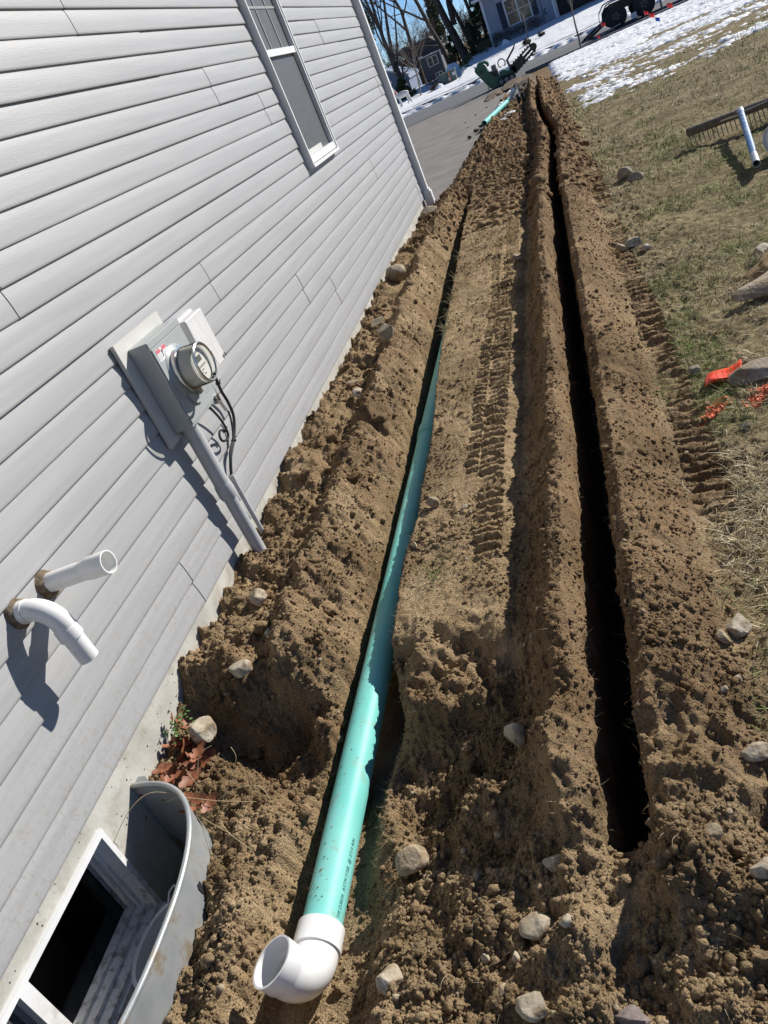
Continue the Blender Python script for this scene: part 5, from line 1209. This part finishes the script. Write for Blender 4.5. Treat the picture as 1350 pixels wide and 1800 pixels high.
def bare_tree(name, x, y, h, r, seed, label, segs=(6, 4, 3, 2), depth=4, lean=(0, 0), spread=.6, mat='bark', crown='bark_warm', group='bare trees beyond the street', extra=None, cat='tree', z=None):
    rg_ = random.Random(seed); z = gz(x, y) if z is None else z; root = thing(name, (x, y, z), label, cat, group); out = []
    grow(Vector((x, y, z - .1)), Vector((lean[0], lean[1], 1)).normalized(), h, r, 0, rg_, segs, depth, spread, 1.0, out)
    if extra:
        for (p0_, p1_, ra, rb) in extra:
            p0_, p1_ = Vector(p0_), Vector(p1_); mid = p0_.lerp(p1_, .5) + Vector((rg_.uniform(-.15, .15), 0, 0)); out.append((0, [p0_, mid, p1_], [ra, (ra + rb) / 2, rb]))
            grow(p1_, (p1_ - p0_).normalized(), h * .4, rb, 1, rg_, segs, depth, spread, 1.0, out)
    t = MB(); c_ = MB()
    for lvl, pts, rad in out:
        if lvl <= 1: t.tube(pts, rad, 9 if lvl == 0 else 6, cap0=False)
        else: c_.tube(pts, rad, 4 if lvl == 2 else 3, cap0=False, cap1=False)
    t.build('trunk', M[mat], root, True); c_.build('crown', M[crown], root)
    return root
bare_tree('forked_tree', -3.6, 71.5, 9.5, .34, 11, 'thick dark forked tree left of the blue-grey house', lean=(-.055, 0), segs=(5, 4, 3, 2), extra=[((-3.78, 71.5, 2.6), (-3.35, 71.5, 5.6), .22, .15)])
bare_tree('bare_tree', -3.3, 78, 10, .20, 12, 'slim bare tree right behind the thick forked tree', lean=(.0, 0))
bare_tree('bare_tree', -6.2, 84.5, 11, .24, 13, 'slender bare tree rising in front of the dark grey house', lean=(-.09, 0), segs=(5, 3, 3, 2))
bare_tree('bare_tree', -8.1, 65, 7, .20, 14, 'multi-stem bare tree close to the downspout corner', lean=(-.02, 0), segs=(6, 4, 3, 2), spread=.42, extra=[((-8.1, 65, 1.6), (-7.2, 65, 6.0), .14, .08), ((-8.15, 65, 1.4), (-8.4, 65, 6.0), .12, .08), ((-8.1, 65, 1.2), (-6.9, 65, 4.6), .10, .05)])
bare_tree('bare_tree', -9.8, 91, 12, .22, 15, 'bare tree standing behind the dark grey house on its left', lean=(.02, 0))
bare_tree('bare_tree', -1.8, 84, 12, .22, 16, 'bare tree right behind the corner of the blue-grey house', lean=(-.03, 0))
bare_tree('bare_tree', -2.7, 80, 12, .17, 19, 'thin bare tree between the forked tree and the blue-grey house', lean=(.02, 0))
bare_tree('sapling', 3.19, 37.7, 2.2, .042, 21, 'young bare sapling at the kerb beside the trailer ramp', segs=(9, 5, 3), depth=3, spread=.42, mat='bark_pale', crown='bark_pale', group='young street trees')
bare_tree('sapling', 1.17, 61, 1.7, .05, 22, 'small spreading sapling in front of the blue-grey house window', segs=(10, 6, 4), depth=3, spread=.8, mat='bark_pale', crown='bark_pale', group='young street trees')
bare_tree('sapling', -6.0, 57.2, 2.9, .05, 23, 'bushy bare sapling in the snow left of the green utility cabinet', segs=(16, 8, 5), depth=3, spread=.75, mat='bark_pale', crown='bark_warm', group='young street trees')
bare_tree('bare_tree', -9.4, 74, 2.3, .10, 24, 'low brown thicket tree left of the dark grey house', segs=(12, 7, 4), depth=3, spread=.8)
# far wood seen as one mass
fw_ = MB(); rg_ = random.Random(99)
for i in range(80):
    x_ = rg_.uniform(-46, 18); y_ = rg_.uniform(150, 210); h_ = rg_.uniform(3.6, 5.6); out = []
    grow(Vector((x_, y_, -3)), Vector((rg_.gauss(0, .05), 0, 1)).normalized(), h_, .16, 0, rg_, (7, 5, 4), 3, .55, 1.0, out)
    for lvl, pts, rad in out: fw_.tube(pts, [max(q_, .03) for q_ in rad], 3, cap0=False, cap1=False)
tag(fw_.build('far_wood', M['bark_warm']), 'far bare winter wood seen as one mass', None, None, 'stuff')

def leafy(mb, c, rad, n, size, seed, flat=.5, droop=0):
    r = np.random.default_rng(seed); d = r.normal(size=(n, 3)); d /= np.linalg.norm(d, axis=1)[:, None]
    p = np.array(c) + d * np.array(rad) * (r.random((n, 1)) ** .45)
    for q in p:
        u = Vector(r.normal(size=3)).normalized() * size * r.uniform(.6, 1.4); v = Vector((r.normal(), r.normal(), r.normal() * flat)).normalized() * size * .35
        mb.add([Vector(q) - u, Vector(q) + v, Vector(q) + u, Vector(q) - v], [(0, 1, 2, 3)])
def conifer(name, x, y, h, w_, seed, label, n=26, mat='needle', size=.22, group='evergreens beyond the street', start=.05):
    z = gz(x, y); root = thing(name, (x, y, z), label, 'tree', group); m = MB(); m.tube([(x, y, z - .2), (x, y, z + h)], [w_ * .05 + .05, .02], 8); m.build('trunk', M['bark'], root, True)
    c_ = MB(); rg2 = random.Random(seed)
    for i in range(n):
        t = start + (1 - start) * (i / n); ww_ = w_ * (1 - t) ** .75 + .15
        for k_ in range(3):
            a = rg2.uniform(0, 6.283); rr_ = ww_ * rg2.uniform(.35, .95); leafy(c_, (x + rr_ * math.cos(a), y + rr_ * math.sin(a), z + h * t), (ww_ * .38, ww_ * .38, h / n * 1.1), 34, size, seed * 100 + i * 3 + k_, .4)
    c_.build('crown', M[mat], root); return root
conifer('pine_tree', -1.9, 74, 4.2, 1.5, 41, 'olive evergreen bush-like pine at the corner of the blue-grey house', 22, size=.20)
conifer('pine_tree', -1.0, 88, 9, 2.0, 42, 'tall loose pine behind the blue-grey house corner', 26, size=.3, start=.3)
conifer('cypress', -2.75, 70, 2.4, .45, 43, 'narrow dark cypress right of the thick forked tree', 16, 'shrub', .12)
conifer('pine_tree', -10.6, 74, 9.5, 1.5, 44, 'pine with drooping boughs at the top beside the downspout', 12, size=.22, start=.55)
conifer('pine_tree', -14.5, 170, 14, 2.0, 45, 'small dark distant pine above the dark grey roof', 16, size=.5, start=.45)
conifer('cypress', -7.6, 62, 1.5, .7, 46, 'low green evergreen beside the white reindeer', 12, 'needle', .16)
conifer('pine_tree', -4.6, 76, 2.6, 1.2, 47, 'yellow-green evergreen left of the thick forked tree', 14, 'needle', .18)

def shrub(x, y, rx, rz, seed, label, mat='shrub', size=.07, n=420):
    z = gz(x, y) + .05; root = thing('shrub', (x, y, z), label, 'shrub', 'foundation shrubs in the snow'); m = MB(); rg2 = random.Random(seed)
    for i in range(7): m.tube([(x, y, z - .1), (x + rg2.uniform(-rx, rx) * .6, y + rg2.uniform(-rx, rx) * .6, z + rz * rg2.uniform(.6, 1.0))], [.02, .006], 4)
    m.build('stems', M['bark_warm'], root); c_ = MB()
    for i in range(6): leafy(c_, (x + rg2.uniform(-.6, .6) * rx, y + rg2.uniform(-.6, .6) * rx, z + rz * rg2.uniform(.25, .8)), (rx * .45, rx * .45, rz * .32), n // 6, size, seed * 10 + i)
    c_.build('foliage', M[mat], root)
shrub(-1.1, 66.3, .75, 1.0, 51, 'olive shrub at the left corner of the blue-grey house')
shrub(-.2, 66.4, .8, 1.0, 52, 'olive shrub under the left shutter of the blue-grey house')
shrub(.8, 66.6, .8, .85, 53, 'dark shrub under the double window of the blue-grey house')
shrub(1.9, 66.8, .6, .95, 54, 'reddish dark shrub under the right shutter', 'hedge_brown')
shrub(-1.75, 65.0, .7, .9, 55, 'dark shrub left of the blue-grey house corner, nearest the pines')
shrub(2.02, 57.2, .33, .40, 56, 'small lone shrub in the sunlit snow strip')
shrub(1.05, 56.0, .36, .45, 57, 'small shrub in the snow behind the trencher boom')
shrub(-4.9, 56.5, .55, .42, 58, 'brown dead shrub in the snow left of the green utility cabinet', 'hedge_brown')
shrub(-5.3, 60, .8, .8, 59, 'reddish brown shrub behind the green utility cabinet', 'hedge_brown')
shrub(-3.0, 62, .5, .7, 60, 'yellowish shrub behind the green bin', 'needle')
def snow_pile(x, y, sx, sz, seed, label):
    v = rock_verts(seed, 8, ICO3, .08) * np.array([sx, sx * .8, sz]); me = bpy.data.meshes.new('snow_pile'); me.from_pydata(v.tolist(), [], ICO3[1].tolist()); me.update(); shade_auto(me, 60)
    o = link('snow_pile', me, M['snow']); o.location = (x, y, gz(x, y) + sz * .4); tag(o, label, 'snow pile', 'snow piles across the street')
snow_pile(-4.55, 55.8, .42, .28, 71, 'rounded pile of snow left of the green utility cabinet')
snow_pile(-4.6, 66, .8, .7, 72, 'big pile of snow behind the utility cabinet')
snow_pile(-3.05, 58.5, .3, .2, 73, 'small snow lump between cabinet and bin')
snow_pile(-.95, 45.2, .35, .2, 74, 'snow chunk in the gutter left of the trencher')
snow_pile(-.4, 64.6, .35, .3, 75, 'snow cap on the shrub by the blue-grey house')
snow_pile(-6.3, 57.4, .5, .22, 76, 'snow mound at the foot of the bushy sapling')

# ------------------------------------------------------------------ blue-grey house across the street
nh = thing('neighbour_house', (1, 68, 0), 'blue-grey house with navy shutters and a double window across the street', 'house')
xL, xR, zB_, zT = -1.40, 3.40, -.25, 3.25
m = MB(); m.box(xL, xR, 67.6, 80, zB_, zT); m.build('wall', M['bluegrey'], nh)
for i in range(22):
    m = MB(); zz = zB_ + .15 + i * .155; m.prism([(0, 0), (.022, 0), (.003, .152), (0, .152)], xR - xL - .30, ((xL + .15, 67.599, zz), (0, -1, 0), (0, 0, 1), (1, 0, 0))); m.build('siding_board', M['bluegrey'], nh)
for xx in (xL, xR - .15): m = MB(); m.box(xx, xx + .15, 67.56, 67.6, zB_, zT); m.build('corner_board', M['trim_white'], nh)
wx0, wx1, wz0, wz1 = .07, 1.86, .91, 2.62
m = MB()
m.box(wx0, wx0 + .09, 67.53, 67.58, wz0, wz1); m.box(wx1 - .09, wx1, 67.53, 67.58, wz0, wz1); m.box(.92, 1.02, 67.53, 67.58, wz0, wz1); m.box(wx0 + .09, wx1 - .09, 67.535, 67.58, wz0, wz0 + .07); m.box(wx0 + .09, wx1 - .09, 67.535, 67.58, wz1 - .09, wz1)
wn = m.build('window', M['trim_white'], nh)
for xa, xb in ((wx0 + .09, .92), (1.02, wx1 - .09)):
    m = MB(); m.box(xa, xb, 67.555, 67.575, wz0 + .07, 1.72); child(m, 'pane', M['glass_dark'], wn, nh)
    m = MB(); m.box(xa, xb, 67.565, 67.578, 1.765, wz1 - .09); child(m, 'pane', M['glass_dark'], wn, nh)
    m = MB(); m.box(xa, xb, 67.54, 67.575, 1.72, 1.765); child(m, 'meeting_rail', M['trim_white'], wn, nh)
for xa, xb in ((-.37, .04), (1.89, 2.28)):
    m = MB(); m.box(xa, xb, 67.54, 67.575, wz0 + .0, wz1); sh = m.build('shutter', M['navy'], nh)
    for k_ in range(14):
        q = MB(); zz = wz0 + .08 + k_ * .112; q.prism([(0, 0), (.02, 0), (0, .09)], xb - xa - .1, ((xa + .05, 67.54, zz), (0, -1, 0), (0, 0, 1), (1, 0, 0))); child(q, 'slat', M['navy'], sh, nh)
m = MB(); m.tube([(2.55, 67.55, 3.1), (2.52, 67.55, 1.8), (2.50, 67.55, .4)], .018, 5); m.build('pipe', M['navy'], nh)
m = MB(); m.tube([(2.78, 67.52, 1.02), (2.66, 67.5, 1.0), (2.62, 67.5, .85), (2.66, 67.5, .72), (2.76, 67.52, .70)], .03, 6); m.build('hose_hanger', M['navy'], nh)
m = MB(); m.prism([(-.9, 0), (0, 0), (0, .18), (-.9, .18)], xR - xL + 1.0, ((xL - .5, 67.6, zT - .02), (0, 1, 0), (0, 0, 1), (1, 0, 0))); m.build('soffit', M['trim_white'], nh)
m = MB(); m.prism([(-.95, 0), (14.5, 0), (7.0, 7.8)], xR - xL + 9.2, ((xL - .6, 67.6, zT + .17), (0, 1, 0), (0, 0, 1), (1, 0, 0))); m.build('roof', M['shingle'], nh)
m = MB(); m.box(xR, 12, 70.2, 79.9, zB_, zT); m.build('porch_wall', M['porch_shade'], nh)
m = MB(); m.box(xR + .002, 12, 68.2, 70.2, zB_, -.02); m.box(xR + .002, 12, 68.12, 68.2, -.16, .04); m.build('porch_floor', M['trim_white'], nh)
for i in range(12): m = MB(); m.box(xR + .35 + i * .62, xR + .42 + i * .62, 68.09, 68.118, -.14, .02); m.build('skirt_bracket', M['navy'], nh)
m = MB(); m.box(3.02 + .4, 3.55, 67.9, 68.05, -.2, zT); m.build('porch_post', M['trim_white'], nh)

# dark grey house further back
dh = thing('distant_house', (-13.5, 136, -2.6), 'dark slate-grey house with white trimmed windows behind the trees', 'house')
m = MB(); m.box(-15.4, -11.9, 136, 146, -2.8, 1.36); m.build('wall', M['slate_siding'], dh)
for xx in (-15.4, -12.0): m = MB(); m.box(xx, xx + .14, 135.9, 136, -2.8, 1.36); m.build('corner_board', M['trim_white'], dh)
m = MB(); m.box(-15.6, -11.6, 135.7, 136, 1.30, 1.45); m.build('eave_trim', M['trim_white'], dh)
m = MB(); m.box(-15.7, -14.6, 135.5, 138, 1.45, 1.62); m.build('snow_cap', M['snow'], dh)
def dwin(x0, x1, z0, z1):
    m = MB(); y_ = 135.85
    m.box(x0, x0 + .12, y_, y_ + .1, z0, z1); m.box(x1 - .12, x1, y_, y_ + .1, z0, z1); m.box((x0 + x1) / 2 - .07, (x0 + x1) / 2 + .07, y_, y_ + .1, z0, z1); m.box(x0 + .12, x1 - .12, y_ + .01, y_ + .1, z0, z0 + .1); m.box(x0 + .12, x1 - .12, y_ + .01, y_ + .1, z1 - .1, z1)
    f_ = m.build('window', M['trim_white'], dh)
    for a, c_ in ((x0 + .12, (x0 + x1) / 2 - .07), ((x0 + x1) / 2 + .07, x1 - .12)): q = MB(); q.box(a, c_, y_ + .05, y_ + .09, z0 + .1, z1 - .1); child(q, 'pane', M['glass_dark'], f_, dh)
dwin(-14.1, -12.5, -.2, 1.1); dwin(-13.6, -12.4, -2.5, -1.2); dwin(-15.9, -15.0, -2.5, -1.4)
m = MB(); m.box(-20, -15.4, 140, 150, -2.8, 2.2); m.build('wing', M['slate_siding'], dh)
m = MB(); m.prism([(-16.8, 3.75), (-12.4, 2.2), (-10.8, 1.5), (-15.6, 1.46), (-18.5, 3.3)][::-1], 9, ((0, 137, 0), (1, 0, 0), (0, 0, 1), (0, 1, 0))); m.build('roof', M['shingle'], dh)
m = MB(); m.prism([(-17.2, 3.6), (-13.1, 3.6), (-11.9, 2.3), (-15.0, 1.7), (-17.4, 2.4)][::-1], 6, ((0, 138.5, 0), (1, 0, 0), (0, 0, 1), (0, 1, 0))); m.build('upper_roof', M['shingle'], dh)
# blue house far left
bh = thing('distant_house', (-11.5, 84, -1), 'pale blue house partly hidden behind the downspout', 'house')
m = MB(); m.box(-15.5, -10.15, 84, 92, -2, .4); m.build('wall', M['blue_far'], bh)
m = MB(); m.prism([(-15.5, .4), (-10.0, .4), (-10.1, .8), (-12.3, 2.0)], 8, ((0, 84, 0), (1, 0, 0), (0, 0, 1), (0, 1, 0))); m.build('gable', M['blue_far'], bh)
m = MB(); m.bar((-9.9, 83.8, .75), (-12.3, 83.8, 2.1), .3, .12); m.build('roof_edge', M['trim_white'], bh)
m = MB(); m.box(-10.6, -10.35, 83.9, 84, -2, .3); m.build('corner_board', M['trim_white'], bh)

# utility cabinet and bin
uc = thing('utility_cabinet', (-4.05, 57.2, -.66), 'grey-green pad-mounted utility cabinet in the snow across the street', 'utility cabinet')
m = MB(); m.box(-4.57, -3.53, 57.2, 58.1, -.70, -.02); o_ = m.build('body', M['tx_green'], uc); o_.modifiers.new('bevel', 'BEVEL').width = .02
m = MB(); m.box(-4.62, -3.48, 57.14, 58.15, -.02, .05); m.build('lid', M['tx_green'], uc)
m = MB(); m.box(-4.065, -4.045, 57.185, 57.2, -.66, -.04); m.build('door_gap', M['ink'], uc)
for x0, z0 in ((-4.02, -.48), (-3.70, -.28)): m = MB(); m.box(x0, x0 + .16, 57.18, 57.198, z0, z0 + .17); m.build('sticker', M['sign_white'], uc)
m = MB(); m.bar((-3.86, 57.12, -.68), (-3.90, 57.12, .02), .05, .05); m.build('marker_tape', M['orange_post'], uc)
bn = thing('bin', (-3.05, 59.8, -.7), 'dark green utility bin right of the grey-green cabinet', 'bin')
m = MB(); m.rings([[(-3.28, 59.5, -.72), (-2.84, 59.5, -.72), (-2.84, 60, -.72), (-3.28, 60, -.72)], [(-3.33, 59.45, -.2), (-2.79, 59.45, -.2), (-2.79, 60.05, -.2), (-3.33, 60.05, -.2)]], cap0=True, cap1=True); m.build('body', M['mach_green'], bn)
m = MB(); m.box(-3.36, -2.76, 59.42, 60.08, -.2, -.12); m.build('lid', M['tx_green'], bn)

uc.location.z += 0.20; bn.location.z += 0.24
# white wire reindeer
rd_ = thing('reindeer_decoration', (-6.4, 53.3, -.6), 'white mesh reindeer lawn decoration with red collar standing in the snow', 'decoration')
def bz(): return -.62
v = rock_verts(500, 0, ICO2, .03) * np.array([.42, .16, .19]); m = MB(); m.add([(p[0] - 6.45, p[1] + 53.3, p[2] + .14) for p in v], [tuple(q) for q in ICO2[1]]); m.build('body', M['deer_white'], rd_, True)
for (ax_, bx_) in ((-6.15, -6.02), (-6.22, -6.28), (-6.72, -6.66), (-6.68, -6.80)): m = MB(); m.tube([(ax_, 53.3, .05), ((ax_ + bx_) / 2 + .03, 53.3, -.3), (bx_, 53.3, -.66)], [.075, .045, .03], 7); m.build('leg', M['deer_white'], rd_, True)
m = MB(); m.tube([(-6.75, 53.3, .20), (-6.86, 53.3, .42), (-6.92, 53.3, .62)], [.12, .09, .08], 8); m.tube([(-6.88, 53.3, .62), (-6.98, 53.3, .70), (-7.14, 53.3, .64)], [.07, .085, .04], 8); m.build('head', M['deer_white'], rd_, True)
m = MB(); m.tube([(-6.80, 53.3, .31), (-6.84, 53.3, .37)], [.125, .12], 10); m.build('collar', M['red_flag'], rd_)
for s_ in (-1, 1): m = MB(); m.tube([(-6.94, 53.3 + .04 * s_, .74), (-6.88, 53.3 + .14 * s_, .95), (-6.98, 53.3 + .2 * s_, 1.1)], .018, 5); m.tube([(-6.90, 53.3 + .12 * s_, .9), (-6.80, 53.3 + .16 * s_, 1.02)], .014, 5); m.build('antler', M['deer_white'], rd_)
rd_.location.z += 0.10
